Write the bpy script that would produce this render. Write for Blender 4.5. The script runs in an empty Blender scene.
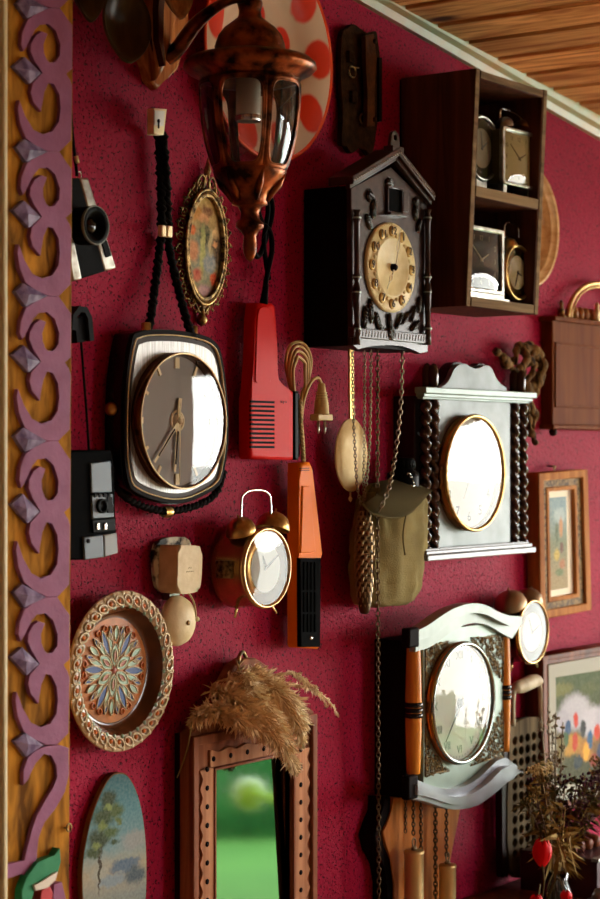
import bpy, bmesh, math, random
from mathutils import Vector, Matrix, noise
from math import sin, cos, pi, radians, sqrt, atan2

C = bpy.context.scene.collection
sc = bpy.context.scene
R = random.Random(7)

# ------------------------------------------------------------------ camera, world, light, exposure
F_PX, HORIZON, DIST, EYE = 1963.0, 455.0, 1.742, 1.60
TH = radians(54.5); CT, ST = cos(TH), sin(TH)
cam_d = bpy.data.cameras.new('camera'); cam = bpy.data.objects.new('camera', cam_d); C.objects.link(cam)
cam.location = (0, -DIST, EYE); cam.rotation_euler = (pi/2, 0, -TH)
cam_d.sensor_fit = 'VERTICAL'; cam_d.sensor_height = 36; cam_d.sensor_width = 24
cam_d.lens = F_PX/899*36; cam_d.shift_y = (HORIZON-449.5)/899
cam_d.clip_start = 0.05; cam_d.clip_end = 200
cam_d.dof.use_dof = True; cam_d.dof.focus_distance = 2.85; cam_d.dof.aperture_fstop = 5.6
sc.camera = cam

w = bpy.data.worlds.new('sky'); sc.world = w; w.use_nodes = True
nt = w.node_tree; nt.nodes.clear()
wo = nt.nodes.new('ShaderNodeOutputWorld'); bg = nt.nodes.new('ShaderNodeBackground')
tc = nt.nodes.new('ShaderNodeTexCoord'); sp = nt.nodes.new('ShaderNodeSeparateXYZ'); rp = nt.nodes.new('ShaderNodeValToRGB')
nt.links.new(tc.outputs['Generated'], sp.inputs[0]); nt.links.new(sp.outputs['Z'], rp.inputs[0])
rp.color_ramp.elements[0].position = 0.0; rp.color_ramp.elements[0].color = (1.0, 0.99, 0.93, 1)
rp.color_ramp.elements[1].position = 0.8; rp.color_ramp.elements[1].color = (0.78, 0.88, 1.0, 1)
nt.links.new(rp.outputs[0], bg.inputs[0]); bg.inputs[1].default_value = 13.0
nt.links.new(bg.outputs[0], wo.inputs[0])

sun_d = bpy.data.lights.new('sun', 'SUN'); sun = bpy.data.objects.new('sun', sun_d); C.objects.link(sun)
sun_d.energy = 0.6; sun_d.angle = radians(2); sun_d.color = (1.0, 0.95, 0.85)
sun.rotation_euler = Vector((0.75, 0.9, -1.5)).to_track_quat('-Z', 'Y').to_euler(); sun.location = (4, -2, 6)

XE = 6.0                                     # end wall with the open terrace door
WY0, WY1, WZ0, WZ1 = -0.75, -3.28, 0.0, 2.06
pl_d = bpy.data.lights.new('door_daylight', 'AREA'); pl = bpy.data.objects.new('door_daylight', pl_d); C.objects.link(pl)
pl_d.shape = 'RECTANGLE'; pl_d.size = WY0-WY1; pl_d.size_y = WZ1-WZ0
pl.location = (XE+0.06, (WY0+WY1)/2, (WZ0+WZ1)/2); pl.rotation_euler = Vector((-1, 0, 0)).to_track_quat('-Z', 'Z').to_euler()
pl_d.cycles.is_portal = True
FX0, FX1, FZ0, FZ1 = 4.3, 5.6, .85, 2.0       # unseen window added in the front wall for frontal fill daylight
pl_d = bpy.data.lights.new('fill_window_daylight', 'AREA'); pl = bpy.data.objects.new('fill_window_daylight', pl_d); C.objects.link(pl)
pl_d.shape = 'RECTANGLE'; pl_d.size = FX1-FX0; pl_d.size_y = FZ1-FZ0
pl.location = ((FX0+FX1)/2, -4.56, (FZ0+FZ1)/2); pl.rotation_euler = Vector((0, 1, 0)).to_track_quat('-Z', 'Z').to_euler()
pl_d.cycles.is_portal = True

vs = sc.view_settings; vs.view_transform = 'Standard'; vs.look = 'None'; vs.gamma = 1; vs.use_curve_mapping = False
vs.exposure = 1.02
sc.cycles.use_denoising = True
sc.cycles.max_bounces = 8; sc.cycles.transparent_max_bounces = 16
sc.cycles.sample_clamp_indirect = 6

# ------------------------------------------------------------------ pixel ray -> point on the plane p metres in front of the wall
def q(px, py, p=0.0):
    u = (px-300)/F_PX; v = (HORIZON-py)/F_PX; t = (DIST-p)/(CT-u*ST)
    return (t*(ST+u*CT), EYE+v*t)
def S(px, p=0.0):
    return (DIST-p)/(CT-(px-300)/F_PX*ST)/F_PX
def prot(pxw, pxf):
    X = q(pxw, 0, 0)[0]; u = (pxf-300)/F_PX
    return DIST-X*(CT-u*ST)/(ST+u*CT)
def P3(px, py, p): x, z = q(px, py, p); return (x, p, z)
def Q(pts, p): return [q(a, b, p) for a, b in pts]

# ------------------------------------------------------------------ colours and materials
def lin(h):
    if not isinstance(h, str): return tuple(h)[:3]
    h = h.lstrip('#'); r = [int(h[i:i+2], 16)/255 for i in (0, 2, 4)]
    return tuple(c/12.92 if c <= .04045 else ((c+.055)/1.055)**2.4 for c in r)
def c4(h): return (*lin(h), 1)
class NT:
    def __init__(s, m):
        s.m = m; m.use_nodes = True; s.t = m.node_tree; s.b = s.t.nodes['Principled BSDF']
    def n(s, k, **kw):
        o = s.t.nodes.new(k)
        for a, v in kw.items(): setattr(o, a, v)
        return o
    def l(s, a, b): s.t.links.new(a, b)
def mat(name, col, rough=.5, metal=0, coat=0, var=None, bump=None, aniso=0, spec=.5):
    """var=(scale, colour2, contrast) mottles the colour; bump=(scale, strength)"""
    m = bpy.data.materials.new(name); N = NT(m); b = N.b
    b.inputs['Base Color'].default_value = c4(col); b.inputs['Roughness'].default_value = rough
    b.inputs['Metallic'].default_value = metal; b.inputs['Coat Weight'].default_value = coat*.4; b.inputs['Coat Roughness'].default_value = .12
    b.inputs['Specular IOR Level'].default_value = spec if spec != .5 else ((.03 if max(lin(col)) < .02 else .1) if rough >= .38 and not coat else .25)
    if aniso: b.inputs['Anisotropic'].default_value = aniso
    t = N.n('ShaderNodeTexCoord')
    if var:
        n = N.n('ShaderNodeTexNoise'); n.inputs['Scale'].default_value = var[0]; n.inputs['Detail'].default_value = 6
        r = N.n('ShaderNodeValToRGB'); k = var[2] if len(var) > 2 else .15
        r.color_ramp.elements[0].position = .5-k; r.color_ramp.elements[0].color = c4(col)
        r.color_ramp.elements[1].position = .5+k; r.color_ramp.elements[1].color = c4(var[1])
        N.l(t.outputs['Object'], n.inputs['Vector']); N.l(n.outputs['Fac'], r.inputs[0]); N.l(r.outputs[0], b.inputs['Base Color'])
    if bump:
        n = N.n('ShaderNodeTexNoise'); n.inputs['Scale'].default_value = bump[0]; n.inputs['Detail'].default_value = 4
        u = N.n('ShaderNodeBump'); u.inputs['Strength'].default_value = bump[1]; u.inputs['Distance'].default_value = .002
        N.l(t.outputs['Object'], n.inputs['Vector']); N.l(n.outputs['Fac'], u.inputs['Height']); N.l(u.outputs[0], b.inputs['Normal'])
    return m
def wood(name, c1, c2, axis='z', sc_=60, rough=.45, coat=0, stretch=.07, bump=.15, k=.18):
    m = bpy.data.materials.new(name); N = NT(m); b = N.b
    t = N.n('ShaderNodeTexCoord'); mp = N.n('ShaderNodeMapping'); s = [1, 1, 1]; s['xyz'.index(axis)] = stretch
    mp.inputs['Scale'].default_value = s
    n = N.n('ShaderNodeTexNoise'); n.inputs['Scale'].default_value = sc_; n.inputs['Detail'].default_value = 7; n.inputs['Distortion'].default_value = .6
    r = N.n('ShaderNodeValToRGB')
    r.color_ramp.elements[0].position = .5-k; r.color_ramp.elements[0].color = c4(c1)
    r.color_ramp.elements[1].position = .5+k; r.color_ramp.elements[1].color = c4(c2)
    u = N.n('ShaderNodeBump'); u.inputs['Strength'].default_value = bump; u.inputs['Distance'].default_value = .001
    N.l(t.outputs['Object'], mp.inputs[0]); N.l(mp.outputs[0], n.inputs['Vector']); N.l(n.outputs['Fac'], r.inputs[0])
    N.l(r.outputs[0], b.inputs['Base Color']); N.l(n.outputs['Fac'], u.inputs['Height']); N.l(u.outputs[0], b.inputs['Normal'])
    b.inputs['Roughness'].default_value = rough+(.25 if rough > .3 else 0); b.inputs['Coat Weight'].default_value = coat*.25; b.inputs['Coat Roughness'].default_value = .15; b.inputs['Specular IOR Level'].default_value = .08
    return m
def glass(name, tint=(1, 1, 1), ior=1.5, rough=0.0):
    m = bpy.data.materials.new(name); N = NT(m); N.t.nodes.remove(N.b)
    o = N.t.nodes['Material Output']; tr = N.n('ShaderNodeBsdfTransparent'); tr.inputs[0].default_value = (*tint, 1)
    g = N.n('ShaderNodeBsdfGlossy'); g.inputs['Roughness'].default_value = rough
    f = N.n('ShaderNodeFresnel'); f.inputs[0].default_value = ior; mx = N.n('ShaderNodeMixShader')
    N.l(f.outputs[0], mx.inputs[0]); N.l(tr.outputs[0], mx.inputs[1]); N.l(g.outputs[0], mx.inputs[2]); N.l(mx.outputs[0], o.inputs[0])
    return m
def painting(name, base, blobs, warp=.15, wscale=60, rough=.45, coat=0, ring=None, grain=None):
    """painted picture in the object's own x/z: blobs = (x, z, rx, rz, colour, softness)"""
    m = bpy.data.materials.new(name); N = NT(m); b = N.b
    t = N.n('ShaderNodeTexCoord'); no = N.n('ShaderNodeTexNoise'); no.inputs['Scale'].default_value = wscale; no.inputs['Detail'].default_value = 5
    N.l(t.outputs['Object'], no.inputs['Vector'])
    sub = N.n('ShaderNodeVectorMath', operation='SUBTRACT'); N.l(no.outputs['Color'], sub.inputs[0]); sub.inputs[1].default_value = (.5, .5, .5)
    scl = N.n('ShaderNodeVectorMath', operation='SCALE'); N.l(sub.outputs[0], scl.inputs[0]); scl.inputs['Scale'].default_value = warp
    ad = N.n('ShaderNodeVectorMath', operation='ADD'); N.l(t.outputs['Object'], ad.inputs[0]); N.l(scl.outputs[0], ad.inputs[1])
    if isinstance(base, (list, tuple)) and isinstance(base[0], (list, tuple)):     # vertical bands: (z, colour)
        s = N.n('ShaderNodeSeparateXYZ'); N.l(ad.outputs[0], s.inputs[0]); z0, z1 = base[0][0], base[-1][0]
        mr = N.n('ShaderNodeMapRange'); mr.inputs[1].default_value = z0; mr.inputs[2].default_value = z1; N.l(s.outputs['Z'], mr.inputs[0])
        r = N.n('ShaderNodeValToRGB'); e = r.color_ramp.elements
        while len(e) < len(base): e.new(.5)
        for k, (z, c) in enumerate(base): e[k].position = (z-z0)/(z1-z0); e[k].color = c4(c)
        N.l(mr.outputs[0], r.inputs[0]); cur = r.outputs[0]
    else:
        r = N.n('ShaderNodeRGB'); r.outputs[0].default_value = c4(base); cur = r.outputs[0]
    for (x, z, rx, rz, col, soft) in blobs:
        mp = N.n('ShaderNodeMapping'); mp.inputs['Location'].default_value = (-x/rx, 0, -z/rz); mp.inputs['Scale'].default_value = (1/rx, 0, 1/rz)
        N.l(ad.outputs[0], mp.inputs[0]); ln = N.n('ShaderNodeVectorMath', operation='LENGTH'); N.l(mp.outputs[0], ln.inputs[0])
        mr = N.n('ShaderNodeMapRange'); mr.interpolation_type = 'SMOOTHSTEP'; mr.inputs[1].default_value = 1+soft; mr.inputs[2].default_value = 1-soft
        N.l(ln.outputs['Value'], mr.inputs[0]); mx = N.n('ShaderNodeMix', data_type='RGBA')
        N.l(mr.outputs[0], mx.inputs['Factor']); N.l(cur, mx.inputs['A']); mx.inputs['B'].default_value = c4(col); cur = mx.outputs['Result']
    if grain:
        g = N.n('ShaderNodeTexNoise'); g.inputs['Scale'].default_value = grain[0]; g.inputs['Detail'].default_value = 4; N.l(t.outputs['Object'], g.inputs['Vector'])
        gr = N.n('ShaderNodeValToRGB'); gr.color_ramp.elements[0].position = .35; gr.color_ramp.elements[0].color = c4(grain[1])
        gr.color_ramp.elements[1].position = .65; gr.color_ramp.elements[1].color = c4(grain[2]); N.l(g.outputs['Fac'], gr.inputs[0])
        mx = N.n('ShaderNodeMix', data_type='RGBA'); mx.inputs['Factor'].default_value = grain[3]
        N.l(cur, mx.inputs['A']); N.l(gr.outputs[0], mx.inputs['B']); cur = mx.outputs['Result']
    N.l(cur, b.inputs['Base Color']); b.inputs['Roughness'].default_value = .6 if rough > .3 else rough; b.inputs['Specular IOR Level'].default_value = .06; b.inputs['Coat Weight'].default_value = coat*.1; b.inputs['Coat Roughness'].default_value = .1
    return m

# ------------------------------------------------------------------ mesh builder; coordinates are (x, p, z), p = metres out of the wall
class B:
    def __init__(s): s.bm = bmesh.new(); s.mi = 0
    def use(s, i): s.mi = i; return s
    def _fin(s, faces, smooth):
        for f in faces: f.material_index = s.mi; f.smooth = smooth
    def hexa(s, v, bev=0, smooth=False, seg=2):
        vs_ = [s.bm.verts.new(a) for a in v]
        fs = [s.bm.faces.new([vs_[i] for i in f]) for f in ((0,1,2,3),(7,6,5,4),(0,4,5,1),(1,5,6,2),(2,6,7,3),(3,7,4,0))]
        if bev:
            es = list({e for f in fs for e in f.edges})
            r = bmesh.ops.bevel(s.bm, geom=es, offset=bev, segments=seg, profile=.6, affect='EDGES')
            fs = list({f for v_ in {x for f in fs if f.is_valid for x in f.verts} for f in v_.link_faces} | set(r['faces']))
            smooth = smooth or seg > 1
        s._fin(fs, smooth); return s
    def box(s, x0, x1, p0, p1, z0, z1, bev=0, smooth=False, seg=2):
        return s.hexa([(x0,p0,z0),(x1,p0,z0),(x1,p1,z0),(x0,p1,z0),(x0,p0,z1),(x1,p0,z1),(x1,p1,z1),(x0,p1,z1)], bev, smooth, seg)
    def prism(s, pts, p0, p1, bev=0, smooth=False, seg=2):
        bk = [s.bm.verts.new((x, p0, z)) for x, z in pts]; fr = [s.bm.verts.new((x, p1, z)) for x, z in pts]
        n = len(pts); f1 = s.bm.faces.new(fr); f0 = s.bm.faces.new(bk[::-1])
        sd = [s.bm.faces.new((bk[i], bk[(i+1) % n], fr[(i+1) % n], fr[i])) for i in range(n)]
        for f in sd: f.material_index = s.mi; f.smooth = smooth
        f1.material_index = f0.material_index = s.mi
        if bev:
            r = bmesh.ops.bevel(s.bm, geom=list(f1.edges), offset=bev, segments=seg, profile=.6, affect='EDGES')
            for f in r['faces']: f.material_index = s.mi; f.smooth = True
        return s
    def prof(s, pts, p0, p1, zfun=None):
        return s.prism(pts, p0, p1)
    def lathe(s, prof, c, axis='p', seg=48, smooth=True, arc=(0, 2*pi), ex=1.0, ez=1.0):
        """prof = (radius, height along axis); c = centre; axis p (out of wall), z (up) or a vector"""
        if axis == 'p': A, U, V = Vector((0,1,0)), Vector((1,0,0)), Vector((0,0,1))
        elif axis == 'z': A, U, V = Vector((0,0,1)), Vector((1,0,0)), Vector((0,1,0))
        elif axis == 'x': A, U, V = Vector((1,0,0)), Vector((0,1,0)), Vector((0,0,1))
        else:
            A = Vector(axis).normalized(); U = A.orthogonal().normalized(); V = A.cross(U)
        c = Vector(c); full = abs(arc[1]-arc[0]-2*pi) < 1e-6; n = seg if full else seg+1; rows = []
        for r, h in prof:
            if r < 1e-6 and full: rows.append([s.bm.verts.new(c+A*h)])
            else: rows.append([s.bm.verts.new(c+A*h+U*(r*ex*cos(arc[0]+(arc[1]-arc[0])*i/seg))+V*(r*ez*sin(arc[0]+(arc[1]-arc[0])*i/seg))) for i in range(n)])
        fs = []
        for a, b in zip(rows, rows[1:]):
            for i in range(seg):
                j = (i+1) % n
                if len(a) == 1 and len(b) == 1: continue
                if len(a) == 1: fs.append(s.bm.faces.new((a[0], b[i], b[j])))
                elif len(b) == 1: fs.append(s.bm.faces.new((a[i], b[0], a[j])))
                else: fs.append(s.bm.faces.new((a[i], b[i], b[j], a[j])))
        s._fin(fs, smooth); return s
    def tube(s, pts, r, seg=8, closed=False, flat=None, smooth=True):
        pts = [Vector(a) for a in pts]; n = len(pts)
        rs = r if isinstance(r, (list, tuple)) else [r]*n
        rings = []; up = None
        for i, p in enumerate(pts):
            a = pts[(i-1) % n] if (closed or i > 0) else p; b = pts[(i+1) % n] if (closed or i < n-1) else p
            T = (b-a)
            T = T.normalized() if T.length > 1e-9 else Vector((0,0,1))
            if up is None: up = T.orthogonal().normalized()
            up = (up-T*up.dot(T))
            up = up.normalized() if up.length > 1e-6 else T.orthogonal().normalized()
            W = T.cross(up)
            rings.append([s.bm.verts.new(p+up*(rs[i]*cos(2*pi*k/seg))+W*(rs[i]*sin(2*pi*k/seg))) for k in range(seg)])
        fs = []
        m = n if closed else n-1
        for i in range(m):
            a, b = rings[i], rings[(i+1) % n]
            for k in range(seg): fs.append(s.bm.faces.new((a[k], a[(k+1) % seg], b[(k+1) % seg], b[k])))
        if not closed:
            for g in (rings[0][::-1], rings[-1]):
                fs.append(s.bm.faces.new(g))
        s._fin(fs, smooth); return s
    def ball(s, c, r, u=16, v=10, rot=None):
        rx, ry, rz = (r, r, r) if not isinstance(r, (tuple, list)) else r
        M_ = Matrix.Translation(Vector(c)) @ ((rot.to_4x4()) if rot else Matrix()) @ Matrix.Diagonal((rx, ry, rz, 1))
        o = bmesh.ops.create_uvsphere(s.bm, u_segments=u, v_segments=v, radius=1, matrix=M_)
        s._fin({f for x in o['verts'] for f in x.link_faces}, True); return s
    def ribbon(s, pts, ws, p0, p1, bev=0):
        """flat stroke of varying width along (x, z) points"""
        L, Rr = [], []
        n = len(pts)
        for i, (x, z) in enumerate(pts):
            a = pts[max(i-1, 0)]; b = pts[min(i+1, n-1)]; dx, dz = b[0]-a[0], b[1]-a[1]; l = sqrt(dx*dx+dz*dz) or 1
            wv = ws[i] if isinstance(ws, (list, tuple)) else ws
            L.append((x-dz/l*wv, z+dx/l*wv)); Rr.append((x+dz/l*wv, z-dx/l*wv))
        rows = []
        for (a, b) in zip(L, Rr): rows.append([s.bm.verts.new((a[0], p0, a[1])), s.bm.verts.new((a[0], p1, a[1])), s.bm.verts.new((b[0], p1, b[1])), s.bm.verts.new((b[0], p0, b[1]))])
        fs = []
        for a, b in zip(rows, rows[1:]):
            for k in range(4): fs.append(s.bm.faces.new((a[k], a[(k+1) % 4], b[(k+1) % 4], b[k])))
        fs.append(s.bm.faces.new(rows[0])); fs.append(s.bm.faces.new(rows[-1][::-1]))
        s._fin(fs, False); return s
    def add_mesh(s, me, M_=None):
        o = len(s.bm.verts); n0 = len(s.bm.faces); s.bm.from_mesh(me); s.bm.verts.ensure_lookup_table(); s.bm.faces.ensure_lookup_table()
        if M_ is not None:
            for v in list(s.bm.verts)[o:]: v.co = M_ @ v.co
        for f in list(s.bm.faces)[n0:]: f.material_index = s.mi
        return s
    def plate(s, splines, p0, p1, bev=0):
        """flat board of several closed outlines (inner ones are holes), between p0 and p1"""
        cu = bpy.data.curves.new('t', 'CURVE'); cu.dimensions = '2D'; cu.fill_mode = 'BOTH'
        for pts in splines:
            sp_ = cu.splines.new('POLY'); sp_.points.add(len(pts)-1)
            for k, (x, z) in enumerate(pts): sp_.points[k].co = (x, z, 0, 1)
            sp_.use_cyclic_u = True
        cu.extrude = (p1-p0)/2-bev; cu.bevel_depth = bev; cu.bevel_resolution = 1; cu.offset = -bev
        return s._curve(cu, (p0+p1)/2)
    def _curve(s, cu, p, x=0, z=0, rot=0, sx=1):
        ob = bpy.data.objects.new('t', cu); C.objects.link(ob); dg = bpy.context.evaluated_depsgraph_get()
        me = bpy.data.meshes.new_from_object(ob.evaluated_get(dg))
        M_ = Matrix.Translation((x, p, z)) @ Matrix.Rotation(-rot, 4, 'Y') @ Matrix(((sx,0,0,0),(0,0,1,0),(0,1,0,0),(0,0,0,1)))
        s.add_mesh(me, M_); bpy.data.objects.remove(ob); bpy.data.curves.remove(cu); bpy.data.meshes.remove(me); return s
    def text(s, body, x, z, p, size, depth=.0004, rot=0, sx=1):
        cu = bpy.data.curves.new('t', 'FONT'); cu.body = body; cu.size = size; cu.extrude = depth; cu.align_x = 'CENTER'; cu.align_y = 'CENTER'; cu.resolution_u = 3
        return s._curve(cu, p, x, z, rot, sx)
    def rot(s, M_, frm=0):
        for v in list(s.bm.verts)[frm:]: v.co = M_ @ v.co
        return s
    def rope(s, pts, r, twist=.012, strands=2, seg=6):
        pts = resample(pts, r*.9); up = Vector((0,0,1)); L = 0
        for k in range(strands):
            out = []; L = 0
            for i, p in enumerate(pts):
                a = pts[max(i-1, 0)]; b = pts[min(i+1, len(pts)-1)]; T = (b-a).normalized()
                U = T.cross(Vector((0,1,0))); U = U.normalized() if U.length > .05 else Vector((1,0,0)); V = T.cross(U)
                if i: L += (p-pts[i-1]).length
                an = 2*pi*L/twist+2*pi*k/strands
                out.append(p+U*(r*.5*cos(an))+V*(r*.5*sin(an)))
            s.tube(out, r*.62, seg)
        return s
    def chain(s, pts, link=.0075, wire=.0007, wd=.0042):
        pts = resample(pts, link*.72)
        for i in range(len(pts)-1):
            a, b = pts[i], pts[i+1]; c = (a+b)/2; T = (b-a).normalized(); U = T.cross(Vector((0,1,0))); U = U.normalized() if U.length > .05 else Vector((1,0,0)); V = T.cross(U)
            W = (U+V).normalized() if i % 2 else (U-V).normalized()
            ring = []
            for k in range(10):
                an = 2*pi*k/10; ring.append(c+T*(link*.5*cos(an))+W*(wd*.5*sin(an)))
            s.tube(ring, wire, 5, closed=True)
        return s

def resample(pts, step):
    pts = [Vector(a) for a in pts]; out = [pts[0].copy()]; acc = 0
    for a, b in zip(pts, pts[1:]):
        L = (b-a).length
        if L < 1e-9: continue
        d = step-acc
        while d <= L: out.append(a.lerp(b, d/L)); d += step
        acc = L-(d-step)
    return out
def smooth_path(pts, n=8, closed=False):
    pts = [Vector(a) for a in pts]; out = []; N_ = len(pts)
    rng = range(N_) if closed else range(N_-1)
    for i in rng:
        if closed: p0, p1, p2, p3 = pts[i-1], pts[i], pts[(i+1) % N_], pts[(i+2) % N_]
        else: p0, p1, p2, p3 = pts[max(i-1,0)], pts[i], pts[i+1], pts[min(i+2, N_-1)]
        for k in range(n):
            t = k/n
            out.append(.5*((2*p1)+(-p0+p2)*t+(2*p0-5*p1+4*p2-p3)*t*t+(-p0+3*p1-3*p2+p3)*t**3))
    if not closed: out.append(pts[-1])
    return out
def sm2(pts, n=6, closed=True):
    return [(v.x, v.y) for v in smooth_path([(a, b, 0) for a, b in pts], n, closed)]
def circ(cx, cz, r, n=48, rx=None):
    return [(cx+(rx or r)*cos(2*pi*i/n), cz+r*sin(2*pi*i/n)) for i in range(n)]

# ------------------------------------------------------------------ things and parts
class Thing:
    def __init__(s, name, label, cat, loc, group=None, rot=None):
        """loc = (x, p, z) of the thing's base; parts are given in absolute (x, p, z)"""
        s.loc = Vector((loc[0], -loc[1], loc[2])); s.o = bpy.data.objects.new(name, None); C.objects.link(s.o)
        s.o.empty_display_size = .02; s.o.location = s.loc; s.o['label'] = label; s.o['category'] = cat
        if group: s.o['group'] = group
        if rot: s.o.rotation_euler = rot
    def part(s, name, b, mats, parent=None, label=None, kind=None):
        o = mk(name, b, mats, s.loc); o.parent = parent or s.o
        if label: o['label'] = label
        if kind: o['kind'] = kind
        return o
def mk(name, b, mats, loc=Vector((0,0,0))):
    for v in b.bm.verts: v.co = Vector((v.co.x, -v.co.y, v.co.z))-loc
    bmesh.ops.recalc_face_normals(b.bm, faces=b.bm.faces[:])
    me = bpy.data.meshes.new(name); b.bm.to_mesh(me); b.bm.free()
    for m in (mats if isinstance(mats, (list, tuple)) else [mats]): me.materials.append(m)
    o = bpy.data.objects.new(name, me); C.objects.link(o); return o
def single(name, b, mats, label, cat, loc, group=None, kind=None):
    L = Vector((loc[0], -loc[1], loc[2])); o = mk(name, b, mats, L); o.location = L
    o['label'] = label; o['category'] = cat
    if group: o['group'] = group
    if kind: o['kind'] = kind
    return o
def structure(name, b, mats):
    o = mk(name, b, mats); o['kind'] = 'structure'; return o

# ------------------------------------------------------------------ shared materials
def wall_material():
    m = bpy.data.materials.new('crimson stucco'); N = NT(m); b = N.b; t = N.n('ShaderNodeTexCoord')
    n1 = N.n('ShaderNodeTexNoise'); n1.inputs['Scale'].default_value = 3.0; n1.inputs['Detail'].default_value = 5
    r = N.n('ShaderNodeValToRGB'); r.color_ramp.elements[0].position = .3; r.color_ramp.elements[0].color = c4('#8c0a2e')
    r.color_ramp.elements[1].position = .7; r.color_ramp.elements[1].color = c4('#9e0e38')
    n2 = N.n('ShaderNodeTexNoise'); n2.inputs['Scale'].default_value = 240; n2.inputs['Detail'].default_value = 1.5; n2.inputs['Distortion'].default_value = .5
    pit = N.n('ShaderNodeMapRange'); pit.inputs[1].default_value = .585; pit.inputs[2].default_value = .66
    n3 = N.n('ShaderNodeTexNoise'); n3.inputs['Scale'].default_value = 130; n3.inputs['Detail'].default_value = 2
    pit_shade = N.n('ShaderNodeMix', data_type='RGBA'); pit_shade.inputs['B'].default_value = c4('#2a0614')  # shade of the pits painted into the wall colour, over the bump
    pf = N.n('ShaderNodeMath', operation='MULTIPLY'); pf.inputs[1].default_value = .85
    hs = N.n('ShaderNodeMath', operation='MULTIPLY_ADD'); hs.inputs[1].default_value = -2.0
    bp = N.n('ShaderNodeBump'); bp.inputs['Strength'].default_value = .8; bp.inputs['Distance'].default_value = .0020
    for n in (n1, n2, n3): N.l(t.outputs['Object'], n.inputs['Vector'])
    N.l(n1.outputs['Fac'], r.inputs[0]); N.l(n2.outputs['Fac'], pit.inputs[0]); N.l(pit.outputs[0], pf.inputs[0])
    N.l(pf.outputs[0], pit_shade.inputs['Factor']); N.l(r.outputs[0], pit_shade.inputs['A']); N.l(pit_shade.outputs['Result'], b.inputs['Base Color'])
    N.l(pit.outputs[0], hs.inputs[0]); N.l(n3.outputs['Fac'], hs.inputs[2]); N.l(hs.outputs[0], bp.inputs['Height']); N.l(bp.outputs[0], b.inputs['Normal'])
    b.inputs['Roughness'].default_value = .62; b.inputs['Specular IOR Level'].default_value = .07
    return m
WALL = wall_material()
GOLD = mat('brass', '#d0ae6a', .28, .9, var=(90, '#9a7840', .2))
BRIGHTGOLD = mat('bright gilt', '#f2ddb0', .35, .3)
OLDBRASS = mat('aged brass', '#a88a58', .35, 1, var=(120, '#3a2c1a', .12), bump=(300, .3))
STEEL = mat('polished steel', '#d8dad8', .2, 1)
NICKEL = mat('worn nickel', '#c0c0b8', .3, 1, var=(60, '#7a756a', .2))
BLACK = mat('black plastic', '#0c0c0d', .4)
BLACKCORD = mat('black braided cord', '#15110f', .7, bump=(500, .5))
DARKWOOD = wood('dark stained wood', '#160b08', '#2c1710', rough=.35, coat=.3)
EBON = wood('near black walnut', '#1c0f0c', '#3a221a', rough=.28, coat=.5)
BROWN = wood('brown walnut', '#4a2413', '#7a4022', rough=.35, coat=.3)
REDWOOD = wood('red brown carved wood', '#6e3c24', '#95583a', rough=.5)
HONEY = wood('honey varnished wood', '#b0601c', '#dc8c30', rough=.25, coat=.6)
PALEWOOD = wood('pale bleached wood', '#9a7b5c', '#c9ad88', rough=.6)
CREAM = mat('cream enamel', '#e9dcb4', .45)
WHITEDIAL = mat('white dial', '#f0f2ea', .5)
INK = mat('dial ink', '#26242a', .5)
GREYINK = mat('grey dial ink', '#7d8380', .5)  # plain grey for dial numerals and hands
GLASS = glass('clear glass', ior=1.42)
COPPER = mat('antiqued copper', '#96532e', .32, .9, var=(40, '#1f120c', .12), bump=(120, .3))
CREAMPLASTIC = mat('yellowed plastic', '#c9b07a', .4, var=(50, '#b39760', .2))
CHAINMETAL = mat('dull chain metal', '#8d7f6a', .35, 1)
DARKCHAIN = mat('dark bronze chain', '#5d4a33', .4, 1)

# ------------------------------------------------------------------ the room
HX = [(-1.5, 0), (XE, 0)]
CZ = lambda x: 2.325-0.1155*(min(x, 4.3)-2.72)         # sloping ceiling
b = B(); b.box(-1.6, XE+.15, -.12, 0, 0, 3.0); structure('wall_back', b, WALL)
b = B(); b.box(-1.6, FX0, 4.5, 4.62, 0, 3.0); b.box(FX1, XE+.15, 4.5, 4.62, 0, 3.0); b.box(FX0, FX1, 4.5, 4.62, 0, FZ0); b.box(FX0, FX1, 4.5, 4.62, FZ1, 3.0); structure('wall_front', b, mat('plaster warm', '#b09a8c', .8, var=(3, '#a8907e')))
b = B(); b.box(-1.62, -1.5, -.1, 4.6, 0, 3.0); structure('wall_left', b, mat('plaster dim', '#8a7468', .8))
b = B(); XE1 = XE+.12
b.box(XE, XE1, -.1, -WY0, 0, 3); b.box(XE, XE1, -WY1, 4.6, 0, 3); b.box(XE, XE1, -WY0, -WY1, WZ1, 3)
structure('wall_right', b, mat('plaster end', '#b09a8c', .8))
b = B(); b.box(-1.6, XE+.15, -.1, 4.6, -.1, 0); structure('floor', b, wood('floor boards', '#a07850', '#b98e62', 'x', 20))
b = B()
for yy in (WY0, WY1+.06): b.box(XE-.02, XE1+.02, -yy, -yy+.06, WZ0, WZ1)
b.box(XE-.02, XE1+.02, -WY0, -WY1, WZ1-.06, WZ1)
structure('door_1', b, mat('door frame paint', '#6b4a30', .5))
b = B()
for xx in (FX0, (FX0+FX1)/2-.03, FX1-.06): b.box(xx, xx+.06, 4.49, 4.63, FZ0, FZ1)
b.box(FX0, FX1, 4.49, 4.63, FZ0, FZ0+.05); b.box(FX0, FX1, 4.49, 4.63, FZ1-.05, FZ1); structure('fill_window_1', b, mat('window frame paint', '#6b4a30', .5))  # out of view, added to let in frontal fill light
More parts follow.
